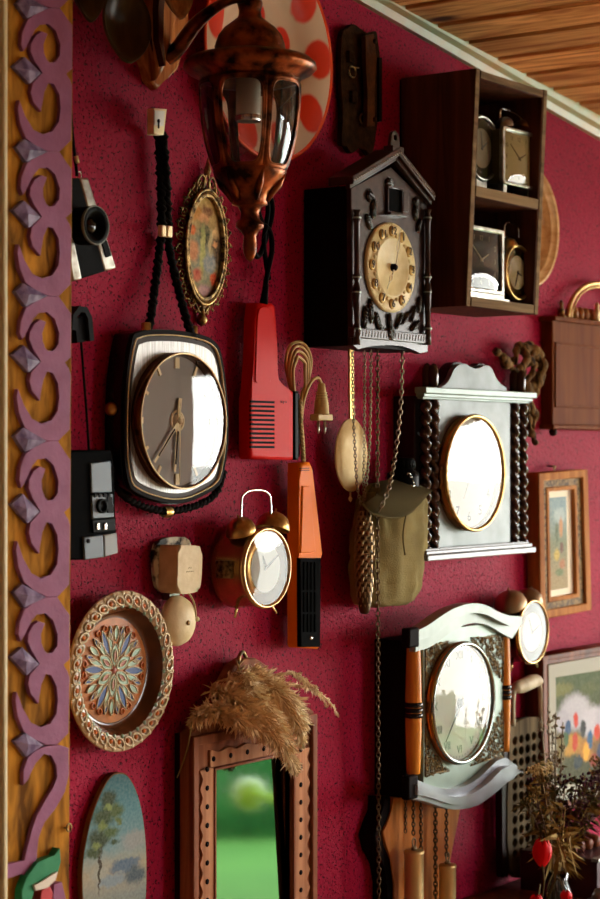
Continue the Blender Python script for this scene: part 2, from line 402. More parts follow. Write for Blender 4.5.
# ceiling boards run out from the wall, stepping down with the slope
pine = bpy.data.materials.new('pine boards'); N = NT(pine)
t = N.n('ShaderNodeTexCoord'); mp = N.n('ShaderNodeMapping'); mp.inputs['Scale'].default_value = (1, .12, 1)
n1 = N.n('ShaderNodeTexNoise'); n1.inputs['Scale'].default_value = 22; n1.inputs['Detail'].default_value = 6; n1.inputs['Distortion'].default_value = 2.5
cr = N.n('ShaderNodeValToRGB'); cr.color_ramp.elements[0].position = .36; cr.color_ramp.elements[0].color = c4('#a8662c'); cr.color_ramp.elements[1].position = .62; cr.color_ramp.elements[1].color = c4('#efc081')
gi = N.n('ShaderNodeNewGeometry'); hs = N.n('ShaderNodeHueSaturation'); mr = N.n('ShaderNodeMapRange'); mr.inputs[3].default_value = .6; mr.inputs[4].default_value = 1.25
kn = N.n('ShaderNodeTexVoronoi'); kn.inputs['Scale'].default_value = 3.2; kr = N.n('ShaderNodeMapRange'); kr.inputs[1].default_value = .05; kr.inputs[2].default_value = .12
mp2 = N.n('ShaderNodeMapping'); mp2.inputs['Scale'].default_value = (2.2, 1, 1)
mk_ = N.n('ShaderNodeMix', data_type='RGBA'); mk_.inputs['A'].default_value = c4('#3a1c0c')
N.l(t.outputs['Object'], mp.inputs[0]); N.l(mp.outputs[0], n1.inputs['Vector']); N.l(n1.outputs['Fac'], cr.inputs[0]); N.l(cr.outputs[0], hs.inputs['Color'])
N.l(gi.outputs['Random Per Island'], mr.inputs[0]); N.l(mr.outputs[0], hs.inputs['Value']); N.l(t.outputs['Object'], mp2.inputs[0]); N.l(mp2.outputs[0], kn.inputs['Vector'])
N.l(kn.outputs['Distance'], kr.inputs[0]); N.l(kr.outputs[0], mk_.inputs['Factor']); N.l(hs.outputs[0], mk_.inputs['B']); N.l(mk_.outputs['Result'], N.b.inputs['Base Color'])
N.b.inputs['Roughness'].default_value = .55; N.b.inputs['Specular IOR Level'].default_value = .3
b = B(); x = -1.6; bw = .1
while x < XE+.1:
    x1 = min(x+bw, XE+.12); za, zb = CZ(x), CZ(x1)
    b.hexa([(x+.0025, -.05, za), (x1-.004, -.05, zb+.002), (x1-.004, 4.6, zb+.002), (x+.004, 4.6, za), (x+.004, -.05, za+.03), (x1-.004, -.05, zb+.036), (x1-.004, 4.6, zb+.036), (x+.004, 4.6, za+.03)], bev=.004, seg=1)
    x += bw
structure('ceiling', b, pine)
b = B()
for xa_, xb_ in ((-1.6, 4.3), (4.3, XE+.15)): b.hexa([(xa_, -.1, CZ(xa_)+.037), (xb_, -.1, CZ(xb_)+.037), (xb_, 4.6, CZ(xb_)+.037), (xa_, 4.6, CZ(xa_)+.037), (xa_, -.1, 3.1), (xb_, -.1, 3.1), (xb_, 4.6, 3.1), (xa_, 4.6, 3.1)])
structure('ceiling_deck', b, DARKWOOD)
# crown moulding along the slope
lo0, lo1 = q(357, 0, 0), q(600, 139, 0); sl = (lo1[1]-lo0[1])/(lo1[0]-lo0[0])
b = B(); prof = [(0, -.004), (.010, -.004), (.014, .008), (.022, .014), (.026, .022), (.036, .036), (.052, .050), (.058, .058), (.060, .072), (.060, .20), (0, .20)]
xs = [-1.5, 4.3, XE]; rows = []
for x in xs: rows.append([b.bm.verts.new((x, pp, lo0[1]+sl*(min(x, 4.3)-lo0[0])+h)) for pp, h in prof])
for r0_, r1_ in zip(rows, rows[1:]):
    for k in range(len(prof)): f = b.bm.faces.new((r0_[k], r0_[(k+1) % len(prof)], r1_[(k+1) % len(prof)], r1_[k])); f.smooth = False
structure('trim_1', b, mat('pale green painted moulding', '#99a385', .35, var=(14, '#a8926a', .12)))
# garden outside the open door; pale yard added to whiten reflections in the dials
b = B(); b.box(8.9, 60, -35, 40, -.25, -.03)
structure('ground', b, mat('added pale yard', '#d8d2c4', .9, var=(4, '#c8c0ae', .2)))
b = B(); b.box(XE1, 8.9, -25, 30, -.2, -.02)
o = structure('lawn', b, mat('mown grass', '#3c6030', .9, var=(2.5, '#466c34', .2)))
b2 = B()
for i in range(60):
    b2.ball((R.uniform(7.9, 8.7), R.uniform(4.0, 5.8), R.uniform(-.02, .30)), (R.uniform(.12, .3), R.uniform(.12, .3), R.uniform(.12, .28)), 8, 6)
for v in b2.bm.verts: v.co += noise.noise_vector(v.co*6)*.08
single('shrub_bed', b2, mat('low shrub leaves', '#123a1a', .8, var=(9, '#1e5226', .15), bump=(30, 1)), 'bed of low green shrubs on the lawn outside, mirrored in the wall mirror', 'shrubs', (8, 3, -.02), kind='stuff')
lm = mat('lime plastic', '#9ec23a', .4); Tl = Thing('garden_lamp', 'round lime green garden lamp on a long arm, mirrored in the wall mirror', 'lamp', (6.55, 2.3, -.02))
b2 = B(); b2.lathe([(0, -.012), (.055, -.012), (.063, 0), (.055, .012), (0, .012)], (6.5, 3.24, .415), (-.8, -.58, .0), 32); Tl.part('lamp_disc', b2, lm)
b2 = B(); b2.lathe([(.060, -.014), (.067, 0), (.060, .014)], (6.5, 3.24, .415), (-.8, -.58, .0), 32); Tl.part('disc_rim', b2, mat('white plastic', '#e8ece0', .4))
b2 = B(); b2.tube([(6.5, 3.19, .412), (6.51, 2.9, .365), (6.55, 2.3, .30)], .016, 10); Tl.part('arm', b2, lm)
b2 = B(); b2.tube([(6.55, 2.3, -.04), (6.55, 2.3, .32)], .014, 10); Tl.part('post', b2, lm)
# ================================================================== carved painted frame at the left
FP = .066
base = q(40, 899, 0)
FR = Thing('carved_frame', 'old ochre wooden frame with lilac painted scroll carving at the left edge', 'frame', (base[0], 0, base[1]-.12))
ochre = wood('rough ochre stained wood', '#5e3a10', '#c4872c', rough=.6, sc_=55, bump=.6, stretch=.25)
lilac = mat('worn lilac paint', '#864e6c', .55, var=(30, '#985e7e', .25), bump=(160, .35))
violet = mat('violet paint', '#5c4866', .45, var=(70, '#8a7894', .12), bump=(120, .4))
def edge(y): return 72.6-(y-130)*.0045
b = B()
x_l, x_t, x_b = q(-26, 450, FP)[0], q(edge(-30), 0, FP)[0], q(edge(930), 0, FP)[0]
zt, zb = q(40, -30, FP)[1], q(40, 985, FP)[1]
b.prism([(x_l, zb), (x_b, zb), (x_t, zt), (x_l, zt)], .012, FP, bev=.002)
FR.part('backing_board', b, ochre)
b = B(); xa, xb = q(2, 0, FP+.01)[0], q(7, 0, FP+.01)[0]; b.box(xa, xb, FP, FP+.012, zb, zt, bev=.003)
xa, xb = q(-24, 0, FP)[0], q(-2, 0, FP)[0]; b.box(xa, xb, FP, FP+.006, zb, zt, bev=.002)
FR.part('pale_bead', b, mat('pale gold paint', '#d8caa0', .4), label='pale gold bead along the inner side of the frame')
LZ = [(245,108),(190,128),(135,165),(108,230),(103,290),(116,324),(132,300),(150,262),(168,218),(195,188),(240,184),(278,218),(303,290),(300,350),(275,382),(245,386),(230,370),(215,335),(212,290),(226,252),(236,236),(205,224),(175,245),(152,285),(150,325),(170,375),(215,434),(160,484),(152,530),(165,580),(206,627),(208,580),(218,525),(240,478),(270,486),(298,540),(305,610),(297,680),(265,728),(215,746),(165,722),(122,650),(97,570),(89,612),(100,690),(130,762),(185,800)]
RZ = [(356,770),(360,500),(350,468),(324,436),(360,412),(360,195)]
AY = [-135, 8, 151.6, 296, 441, 597, 745]
def fpx(zx, zy, i):
    y = AY[i]+(zy-108)/720*(AY[i+1]-AY[i]); return (zx/5-(y-150)*.0045, y)
b = B()
for i in range(6):
    pts = [fpx(a, c, i) for a, c in LZ]+[fpx(245, 828, i), fpx(299, 828, i)]+[fpx(min(a, 360), c, i) for a, c in RZ]+[fpx(300, 120, i), fpx(298, 108, i)]
    b.prism(Q(pts, FP+.006), FP-.002, FP+.006, bev=.001)
pts = [(46,746),(36,750),(28,757),(23.5,770),(23.5,785),(28,780),(35,763),(44,753),(52,755),(57,765),(58,777),(53,788),(45,801),(37,815),(32,830),(27,850),(25,861),(6,864),(-8,870),(-8,886),(6,879),(22,873),(30,880),(37,858),(38,838),(44,822),(56,808),(65,792),(69,775),(69,748),(60,745)]
b.prism(Q(pts, FP+.006), FP-.002, FP+.006, bev=.001)
FR.part('scroll_carving', b, lilac)
def dia(pts):
    cx = sum(a for a, c in pts)/4; cy = sum(c for a, c in pts)/4
    b = B(); rim = [b.bm.verts.new((*[q(a, c, FP+.007)[0]], FP+.006, q(a, c, FP+.007)[1])) for a, c in pts]
    lo = [b.bm.verts.new((v.co.x, FP-.002, v.co.z)) for v in rim]; X, Z = q(cx, cy, FP+.010); t = b.bm.verts.new((X, FP+.011, Z))
    for k in range(4): b.bm.faces.new((rim[k], rim[(k+1)%4], t)); b.bm.faces.new((lo[k], lo[(k+1)%4], rim[(k+1)%4], rim[k]))
    FR.part('diamond', b, violet)
for i in range(-1, 6):
    k = i if i >= 0 else 0
    if i >= 0: dia([fpx(a, c, i) for a, c in ((83,85),(125,45),(243,108),(135,160))])
    if i >= 0: dia([fpx(a, c, i) for a, c in ((70,400),(125,352),(210,434),(150,488))])
dia([(15, 741), (26, 733), (44, 745), (27, 757)])
leafg = mat('chipped green paint', '#1f7a4e', .5, var=(40, '#3a8f60', .2)); wh = mat('chipped white paint', '#ddd3c0', .5)
b = B(); b.prism(Q([(38,862),(48,858),(55,856),(60,848),(61,862),(58,873),(48,883),(34,890),(30,905),(30,935),(22,935),(22,890),(27,877)], FP+.012), FP-.002, FP+.012, bev=.001)
FR.part('leaf_carving', b, leafg, label='green painted leaf carving')
b = B(); b.prism(Q([(34,885),(44,881),(53,874),(58,872),(56,880),(48,888),(36,891)], FP+.015), FP-.002, FP+.015, bev=.001)
FR.part('petal', b, wh, label='white painted petal')
b = B(); b.prism(Q([(42,890),(50,886),(53,893),(52,905),(46,915),(40,905)], FP+.014), FP-.002, FP+.014, bev=.001)
FR.part('petal', b, mat('faded red paint', '#c2474a', .5), label='red painted petal')
b = B(); b.prism(Q([(54,884),(62,882),(66,899),(64,930),(56,930),(53,905)], FP+.012), FP-.002, FP+.012, bev=.001)
FR.part('petal', b, lilac, label='lilac painted petal')
b = B(); X, Z = q(68, 828, FP+.005); b.tube([(X+.004*cos(a/12*2*pi)+.003, FP+.004, Z+.005*sin(a/12*2*pi)) for a in range(12)], .0011, 6, closed=True)
b.tube([(X-.002, FP-.01, Z), (X-.001, FP+.004, Z)], .0012, 6)
FR.part('screw_eye', b, OLDBRASS)

# ================================================================== film camera hanging on a strap
cm = q(95, 268, 0); p1 = .03
T = Thing('film_camera', 'silver and black film camera hanging sideways by its strap beside the carved frame', 'camera', (cm[0], 0, cm[1]))
tl, tr, br, bl = q(58, 178, p1), q(88, 178, p1), q(116, 268, p1), q(78, 280, p1)
def quadmix(a, c):
    x = (tl[0]*(1-a)+tr[0]*a)*(1-c)+(bl[0]*(1-a)+br[0]*a)*c; z = (tl[1]*(1-a)+tr[1]*a)*(1-c)+(bl[1]*(1-a)+br[1]*a)*c; return (x, z)
def slab(b, a0, a1, c0, c1, pa, pb, bev=.002):
    b.prism([quadmix(a0, c1), quadmix(a1, c1), quadmix(a1, c0), quadmix(a0, c0)], pa, pb, bev=bev)
b = B(); slab(b, .05, .72, .0, 1, .003, p1); T.part('body', b, mat('black camera leatherette', '#121214', .6, bump=(900, .6)))
b = B(); slab(b, .70, 1.0, .0, 1, .003, p1+.001, .003); T.part('top_cover', b, NICKEL)
b = B(); slab(b, -.12, .10, .0, 1, .003, p1+.001, .003); T.part('base_cover', b, NICKEL)
b = B(); slab(b, .80, .95, .66, .86, p1, p1+.0025, .001); T.part('viewfinder', b, BLACK)
b = B(); X, Z = quadmix(1.05, .25); b.lathe([(0,-.004),(.004,-.004),(.004,.004),(0,.004)], (X, .018, Z), 'x', 12); X, Z = quadmix(1.02, .98); b.lathe([(0,-.004),(.003,-.004),(.003,.006),(0,.006)], (X, .016, Z), 'x', 12)
T.part('shutter_button', b, STEEL)
L = P3(97, 225, p1+.028); Lr = 19.5*S(95, .05)
b = B(); b.lathe([(Lr*1.02, p1-.03-.0), (Lr*1.02, p1-.002), (Lr*.97, p1), (Lr, p1+.012), (Lr, p1+.024), (Lr*.95, p1+.027), (Lr*.72, p1+.026), (Lr*.5, p1+.019), (Lr*.42, p1+.017), (0, p1+.017)], (L[0], 0, L[2]), 'p', 48)
ln = T.part('lens', b, mat('black lens barrel', '#060606', .4))
b = B(); b.lathe([(Lr*1.0, p1+.023), (Lr*1.03, p1+.025), (Lr*.99, p1+.0275), (Lr*.95, p1+.027)], (L[0], 0, L[2]), 'p', 48); T.part('lens_ring', b, mat('dull lens ring', '#6a6a66', .4, .6), ln)
b = B(); b.lathe([(Lr*.42, p1+.018), (Lr*.3, p1+.0215), (0, p1+.023)], (L[0], 0, L[2]), 'p', 32); T.part('front_glass', b, mat('coated lens glass', '#140c06', .1, coat=.6), ln)
b = B(); b.tube(smooth_path([P3(68, 60, .008), P3(70, 100, .01), P3(73, 140, .013), P3(76, 165, .016), P3(77, 176, .018)], 6), .0022, 6); sm = T.part('strap', b, BLACKCORD)
b = B(); b.tube([P3(76, 156, .018), P3(77.5, 163, .018)], .0028, 8); T.part('strap_keeper', b, BRIGHTGOLD, sm)
b = B(); X = P3(79, 176, .018); b.tube([(X[0]+.004*cos(k/10*2*pi), X[1]+.001*sin(k), X[2]+.006*sin(k/10*2*pi)) for k in range(10)], .0009, 5, closed=True); T.part('ring', b, STEEL)

# ================================================================== compact flash camera hanging by its wrist loop
pk = .036; a0 = q(94, 562, 0)
T = Thing('compact_camera', 'black pocket camera with grey control panel hanging from a wrist strap below the film camera', 'camera', (a0[0], 0, a0[1]))
b = B(); b.prism(Q([(66,560),(66,450),(112,450),(114,470),(118,553),(84,560)], pk), .004, pk, bev=.004); T.part('body', b, mat('matt black shell', '#060607', .85))
gp = mat('grey plastic panel', '#586874', .35, var=(40, '#5c6873', .2))
b = B(); b.prism(Q([(91,463),(111,461),(112,492),(92,493)], pk+.003), pk-.001, pk+.003, bev=.0012); T.part('flash_window', b, gp)
b = B(); b.prism(Q([(92,495),(113,494),(114,517),(93,519)], pk+.003), pk-.001, pk+.003, bev=.001); T.part('lens_panel', b, gp)
b = B()
for k in range(4):
    X, Z = q(95+4.6*k, 495, pk+.003); b.box(X-.002, X+.002, pk+.002, pk+.0045, Z-.003, Z+.002)
T.part('switch_row', b, BLACK)
b = B(); X, Z = q(101, 506, pk+.003); b.lathe([(.0095, pk+.002), (.0095, pk+.007), (.007, pk+.007), (.006, pk+.004), (0, pk+.004)], (X, 0, Z), 'p', 28); T.part('lens', b, BLACK)
b = B(); b.prism(Q([(107.5,497),(112.5,497),(113.5,513),(108,513)], pk+.0045), pk, pk+.0045); T.part('viewfinder', b, BLACK)
b = B(); b.prism(Q([(92.5,520),(115,518),(116,530),(93.5,533)], pk+.003), pk-.001, pk+.003, bev=.001); T.part('socket_panel', b, BLACK)
b = B()
for k in (97.5, 105):
    X, Z = q(k, 526, pk+.003); b.box(X-.0028, X+.0028, pk+.0025, pk+.005, Z-.005, Z+.004, bev=.001)
T.part('contact', b, STEEL)
b = B(); b.prism(Q([(84,537),(103,535),(104,557),(85,560)], pk+.003), pk-.001, pk+.003, bev=.0015); T.part('battery_door', b, gp)
b = B(); b.prism(Q([(104.5,535),(117,533),(118,553),(105,557)], pk+.003), pk-.001, pk+.003, bev=.0015); T.part('grip_panel', b, mat('pale grey plastic', '#9aa3a6', .4))
b = B(); X, Z = q(88, 541, pk+.003); b.lathe([(.003, pk+.002), (.003, pk+.0045), (0, pk+.0045)], (X, 0, Z), 'p', 16); T.part('screw', b, BLACK)
b = B(); b.ribbon(Q([(72,330),(73,316),(78,309),(84,310),(88,318),(90,341)], .022), .0042, .012, .026); b.prism(Q([(75,318),(84,316),(89,322),(90,341),(77,343)], .02), .002, .02, bev=.001)
sm = T.part('wrist_loop', b, mat('black strap webbing', '#17181b', .55))
b = B(); b.tube(smooth_path([P3(81, 340, .014), P3(84, 380, .018), P3(87, 420, .022), P3(89, 452, .026)], 6), .0017, 6); T.part('cord', b, BLACKCORD, sm)

# ================================================================== dark wooden ladles at the top left
darkspoon = wood('smoke darkened ladle wood', '#2a1c0a', '#443014', rough=.3)
def ladle(cx, cy, rx, ry, label, m, p=.05, rimm=None):
    base = q(cx, cy+ry, 0); T = Thing('wooden_ladle', label, 'ladle', (base[0], 0, base[1]), 'wooden ladles hung at the top left')
    X, Z = q(cx, cy, p); sz = ry*S(cx, p); sx = abs(q(cx+rx, cy, p)[0]-q(cx-rx, cy, p)[0])/2; b = B()
    N1, M1 = 36, 8; rows = []
    for k in range(M1+1):
        f = k/M1; row = []
        for i in range(N1):
            an = 2*pi*i/N1; pr = 1+.16*max(0, -sin(an))**6
            row.append(b.bm.verts.new((X+sx*f*cos(an), p-.022*(1-f*f), Z+sz*f*sin(an)*pr)))
        rows.append(row)
    back = [b.bm.verts.new((v.co.x*1.0, v.co.y-.0, v.co.z)) for v in rows[-1]]
    for k in range(M1):
        for i in range(N1):
            f = b.bm.faces.new((rows[k][i], rows[k+1][i], rows[k+1][(i+1)%N1], rows[k][(i+1)%N1])); f.smooth = True
    r2 = []
    for k in range(M1+1):
        f = 1-k/M1*.999; row = []
        for i in range(N1):
            an = 2*pi*i/N1; pr = 1+.16*max(0, -sin(an))**6; e = 1.05 if k == 0 else 1
            row.append(b.bm.verts.new((X+sx*f*e*cos(an), p-.002-(0 if k == 0 else .026*(1-f*f)), Z+sz*f*e*sin(an)*pr)))
        r2.append(row)
    for i in range(N1): b.bm.faces.new((rows[-1][i], r2[0][i], r2[0][(i+1)%N1], rows[-1][(i+1)%N1]))
    for k in range(M1):
        for i in range(N1):
            f = b.bm.faces.new((r2[k][i], r2[k+1][i], r2[k+1][(i+1)%N1], r2[k][(i+1)%N1])); f.smooth = True
    T.part('bowl', b, m)
    b = B(); b.tube([(X, p-.012, Z+sz*.85), (X+.002, p-.02, Z+sz+.06), (X+.003, .02, Z+sz+.16), (X+.003, .004, Z+sz+.17)], [.007, .006, .007, .004], 8); T.part('handle', b, m)
ladle(128.5, 22, 23.5, 34, 'dark wooden ladle with wide pointed bowl, nearest the lamp bracket', darkspoon)
ladle(91, -13, 15, 29, 'small dark wooden ladle between carved frame and wide ladle', darkspoon)
ladle(181, -12, 13, 26, 'wooden ladle with pale brown bowl and dark rim spots, over the lamp bracket', wood('pale ladle wood', '#7a5230', '#b08254', rough=.4, sc_=120), p=.085)

# ================================================================== copper wall lantern on its carved bracket
g0 = q(158, 88, 0)
T = Thing('wall_lantern', 'large antique copper lantern with glass panes hanging out on a curved wall bracket', 'lamp', (g0[0], 0, g0[1]))
cw = wood('carved bracket wood', '#7a3c1c', '#c07840', rough=.25, coat=1, sc_=80)
b = B()
b.prism(Q([(140,48),(136,-30),(190,-30),(189,34),(178,70),(168,78),(158,89),(150,80),(147,68)], .014), .0, .014, bev=.004)
b.prism(Q([(157,60),(150,20),(152,-30),(180,-30),(177,22),(167,66),(158,80)], .026), .012, .026, bev=.006)
bd = T.part('bracket_plate', b, cw)
b = B(); b.ribbon(Q([(163,-30),(160,10),(160,40),(164,66)], .034), [.007, .006, .005, .001], .02, .036); T.part('carved_ridge', b, mat('bracket ridge varnish', '#3c150c', .2, coat=.6), bd)
LX = q(250, 60, .15)[0]; LP = .15
Lz = lambda y: q(250, y+3.5*(262-y)/262, LP)[1]; k1 = S(250, LP)
b = B(); b.tube(smooth_path([P3(166, 60, .02), P3(178, 48, .035), P3(195, 25, .07), P3(215, 8, .11), P3(236, -2, .145), (LX, LP, Lz(-4))], 8), [.009+.002*sin(i/6) for i in range(41)], 10)
b.lathe([(0,-.012),(.011,-.012),(.014,0),(.011,.012),(0,.012)], (LX, LP, Lz(-2)), 'z', 20)
T.part('arm', b, COPPER)
def rp_(pr): return [(r*k1, Lz(y)) for r, y in pr]
b = B(); b.lathe(rp_([(0,-6),(11,-6),(13,0),(11,8),(12,14),(18,19),(26,25),(32,33),(35,42),(36,50),(44,52),(60,56),(66,61),(67,66),(62,71),(52,76),(50,80),(46,78),(40,62),(0,55)]), (LX, LP, 0), 'z', 48)
for k in range(8):
    an = k*pi/4; pts = []
    for j in range(7): r = (34-j*3.2)*k1; y = 46-j*4.6; pts.append((LX+cos(an)*r*1.02, LP+sin(an)*r*1.02, Lz(y)))
    b.tube(pts, [.002, .0045, .006, .006, .005, .004, .002], 6)
T.part('cap', b, COPPER)
gprof = [(49, 78), (49, 90), (48.5, 105), (47, 120), (44.5, 135), (41, 150), (37, 163), (33, 172)]
def gr_(y):
    for (r0, y0), (r1, y1) in zip(gprof, gprof[1:]):
        if y0 <= y <= y1: return r0+(r1-r0)*(y-y0)/(y1-y0)
    return gprof[0][0] if y < 78 else gprof[-1][0]
b = B(); NP = 6
for s_ in range(NP):
    A0 = 2*pi*s_/NP+.568; n_ = 48; rg = []
    for ring in range(4):
        row = []
        for i in range(n_):
            an = 2*pi*i/n_; ca, sa = cos(an), sin(an)
            e = 2.0/5; ox = .84*(abs(ca)**e)*(1 if ca > 0 else -1); oy = .88*(abs(sa)**e)*(1 if sa > 0 else -1)
            m_ = max(abs(ca), abs(sa)); qx, qy = ca/m_, sa/m_
            f = [0, .5, 1, 1][ring]; x_ = ox*(1-f)+qx*f; y_ = oy*(1-f)+qy*f
            yy = 125+y_*47; th = A0+x_*pi/NP; rr = (gr_(yy)+(1.2 if ring < 2 else .6)+(1.4 if ring == 1 else 0))*k1
            row.append(b.bm.verts.new((LX+rr*cos(th), LP+rr*sin(th), Lz(yy))))
        rg.append(row)
    for a_, c_ in zip(rg[:3], rg[1:3]):
        for i in range(n_): f = b.bm.faces.new((a_[i], a_[(i+1)%n_], c_[(i+1)%n_], c_[i])); f.smooth = True
    b.tube([v.co.copy() for v in rg[0]], .0016, 5, closed=True)
T.part('cage', b, COPPER)
b = B(); b.lathe([(r*k1, Lz(y)) for r, y in gprof], (LX, LP, 0), 'z', 60); T.part('glass', b, glass('lantern glass', (.86, .84, .84), 1.55))
b = B(); b.lathe(rp_([(35,166),(37,171),(34,176),(27,184),(20,192),(17,200),(18,204),(12,206),(9,212),(10,219),(14,223),(14,227),(9,231),(6,236),(7,244),(6.5,252),(4,259),(0,262)]), (LX, LP, 0), 'z', 40)
for k in range(6):
    an = 2*pi*k/6+.568+pi/6; b.tube([(LX+cos(an)*r*k1, LP+sin(an)*r*k1, Lz(y)) for r, y in ((35.5,172),(29,184),(22,192),(18,201))], [.002, .005, .005, .002], 6)
T.part('finial', b, COPPER)
b = B(); b.lathe(rp_([(0,60),(12.5,60),(12.5,112),(11,118),(0,119)]), (LX-.004, LP, 0), 'z', 24); bl_ = T.part('bulb_holder', b, mat('frosted bulb sleeve', '#b9b3a2', .25, coat=.6))
b = B(); b.lathe(rp_([(12.6,114),(13.4,117),(12.6,120)]), (LX-.004, LP, 0), 'z', 24); T.part('sleeve_rim', b, STEEL, bl_)

# ================================================================== red spotted plate behind the lantern
X, Z = q(268, 54, .02); rz = 107*S(268, .02)
T = Thing('spotted_plate', 'large cream enamel plate with red spots and red rim behind the lantern', 'plate', (X, 0, Z-rz))
b = B(); b.lathe([(0,.006),(rz*.55,.006),(rz*.62,.010),(rz*.72,.018),(rz*.97,.026),(rz*.985,.025),(rz*.97,.022),(rz*.7,.012),(rz*.6,.003),(0,.003)], (X, 0, Z), 'p', 72)
blobs = []
for k in range(9):
    an = 2*pi*k/9+.1; blobs.append((cos(an)*rz*.82, rz+sin(an)*rz*.82, rz*.17, rz*.19, '#c03018', .12))
for k in range(5):
    an = 2*pi*k/5+.5; blobs.append((cos(an)*rz*.38, rz+sin(an)*rz*.38, rz*.14, rz*.14, '#c03018', .12))
T.part('dish', b, painting('spotted enamel', '#c0a288', blobs, warp=.004, rough=.3, coat=.15))
b = B(); b.lathe([(rz*.97,.026),(rz,.0275),(rz*1.012,.0255),(rz*.985,.0225)], (X, 0, Z), 'p', 72); T.part('rim', b, mat('orange red enamel rim', '#d2401f', .2, coat=.5))

# ================================================================== rusty lock plate
rust = mat('rusted iron', '#1c130b', .8, .1, var=(70, '#3a2412', .2), bump=(200, .8)); barm = mat('orange rusted bar', '#5a3014', .8, .1, var=(60, '#3a1f0e', .2), bump=(200, .6))
k0 = q(362, 158, 0)
T = Thing('old_door_lock', 'rusty old mortise lock plate with bar and rings, hung above the cuckoo clock', 'lock', (k0[0], 0, k0[1]))
b = B(); b.plate([sm2(Q([(342,36),(348,28),(354,24),(361,29),(368,33),(376,31),(378,40),(380,60),(377,80),(379,110),(376,135),(374,148),(370,156),(366,150),(360,148),(352,153),(347,146),(342,143),(343,110),(341,80)], .014), 3)], .004, .014, .0008); T.part('plate', b, rust)
b = B(); b.prism(Q([(365.5,36),(374,34),(377,60),(374,90),(375,126),(367,127),(368,92),(366,65)], .028), .02, .028, bev=.0015); bar_ = T.part('bar', b, barm)
b = B()
for yy in (42, 120): X, Z = q(370, yy, .02); b.lathe([(0, .012),(.004,.012),(.004,.031),(0,.031)], (X, 0, Z), 'p', 10)
T.part('rivet', b, rust, bar_)
b = B(); b.prism(Q([(362,42),(365,42),(366,122),(363,122)], .016), .012, .017); b.prism(Q([(376,58),(379,58),(379,122),(376,122)], .012), .004, .018); T.part('bolt_and_gap', b, mat('black iron and gap shade', '#0f0c0a', .5, .6))  # first strip paints the shaded gap beside the bar, second is the bolt
for cx, cy in ((352, 72), (363, 119)):
    b = B(); X, Z = q(cx, cy, .018); b.tube([(X+.0095*cos(k/16*2*pi), .019, Z+.0085*sin(k/16*2*pi)) for k in range(16)], .0012, 6, closed=True); b.tube([(X+.005, .019, Z+.008), (X+.018, .019, Z+.009)], .0012, 6); b.tube([(X, .012, Z+.008),(X, .019, Z+.008)], .0015, 6); T.part('ring', b, OLDBRASS)
for cx, cy in ((351, 57), (354, 97)):
    b = B(); X, Z = q(cx, cy, .018); b.box(X-.007, X+.007, .013, .020, Z-.009, Z+.009, bev=.001); T.part('lever', b, rust)

# ================================================================== oval framed picture
pf = .014; cx, cy = 207.5, 247
X, Z = q(cx, cy, pf); rz = 51*S(cx, pf); rx = rz*.56
bz = Z-rz*1.46; tilt = (0, radians(3.2), 0)
T = Thing('oval_picture', 'small oval picture of a figure group in a lacy brass filigree frame', 'picture', (X, 0, Z), rot=tilt)
pm = painting('faded figure painting', [(-rz, '#7d7a5c'), (0, '#9a8a62'), (rz, '#caa860')],
    [(0, -.2*rz, rx*.8, rz*.5, '#8d9a86', .4), (-.45*rx, .62*rz, rx*.34, rz*.14, '#c98a42', .3), (.1*rx, .7*rz, rx*.3, rz*.12, '#7a4a2a', .3), (-.05*rx, .55*rz, rx*.28, rz*.1, '#d89a68', .3),
     (0, .25*rz, rx*.3, rz*.25, '#3c4a38', .4), (-.1*rx, -.1*rz, rx*.14, rz*.5, '#b9bf74', .4), (.35*rx, 0, rx*.12, rz*.35, '#c9bb8a', .4), (-.75*rx, .3*rz, rx*.25, rz*.1, '#e0662c', .3), (.6*rx, .3*rz, rx*.2, rz*.12, '#e6c48a', .3), (.72*rx, -.02*rz, rx*.28, rz*.3, '#463a32', .4),
     (.65*rx, .1*rz, rx*.14, rz*.08, '#e2a56e', .3), (-.6*rx, -.12*rz, rx*.28, rz*.2, '#d8956a', .4), (.3*rx, -.3*rz, rx*.35, rz*.18, '#93a2a8', .4), (.6*rx, -.6*rz, rx*.22, rz*.13, '#e0522a', .3), (-.35*rx, -.55*rz, rx*.25, rz*.12, '#c7584a', .4), (-.7*rx, -.62*rz, rx*.2, rz*.1, '#6d7f6a', .4), (.1*rx, -.85*rz, rx*.4, rz*.12, '#c49aa0', .4)],
    warp=.014, wscale=80, rough=.5, grain=(200, '#2c2418', '#e8c890', .22))
b = B(); b.lathe([(0,.009),(1,.0075)], (0, 0, 0), 'p', 48)
for v in b.bm.verts: v.co = Vector((X+v.co.x*rx*.98, v.co.y, Z+v.co.z*rz*.98))
T.part('painting', b, pm)
def ering(b, s, r, h, n=72):
    b.tube([(X+rx*s*cos(2*pi*k/n), h, Z+rz*s*sin(2*pi*k/n)*(1+.0)) for k in range(n)], r, 8, closed=True)
b = B(); ering(b, 1.03, .0042, .010); ering(b, 1.13, .0028, .012); ering(b, 1.0, .0014, .013)
for k in range(90):
    an = 2*pi*k/90; b.ball((X+rx*1.08*cos(an), .0135, Z+rz*1.075*sin(an)), .0016, 6, 4)
T.part('inner_ring', b, OLDBRASS)
b = B()
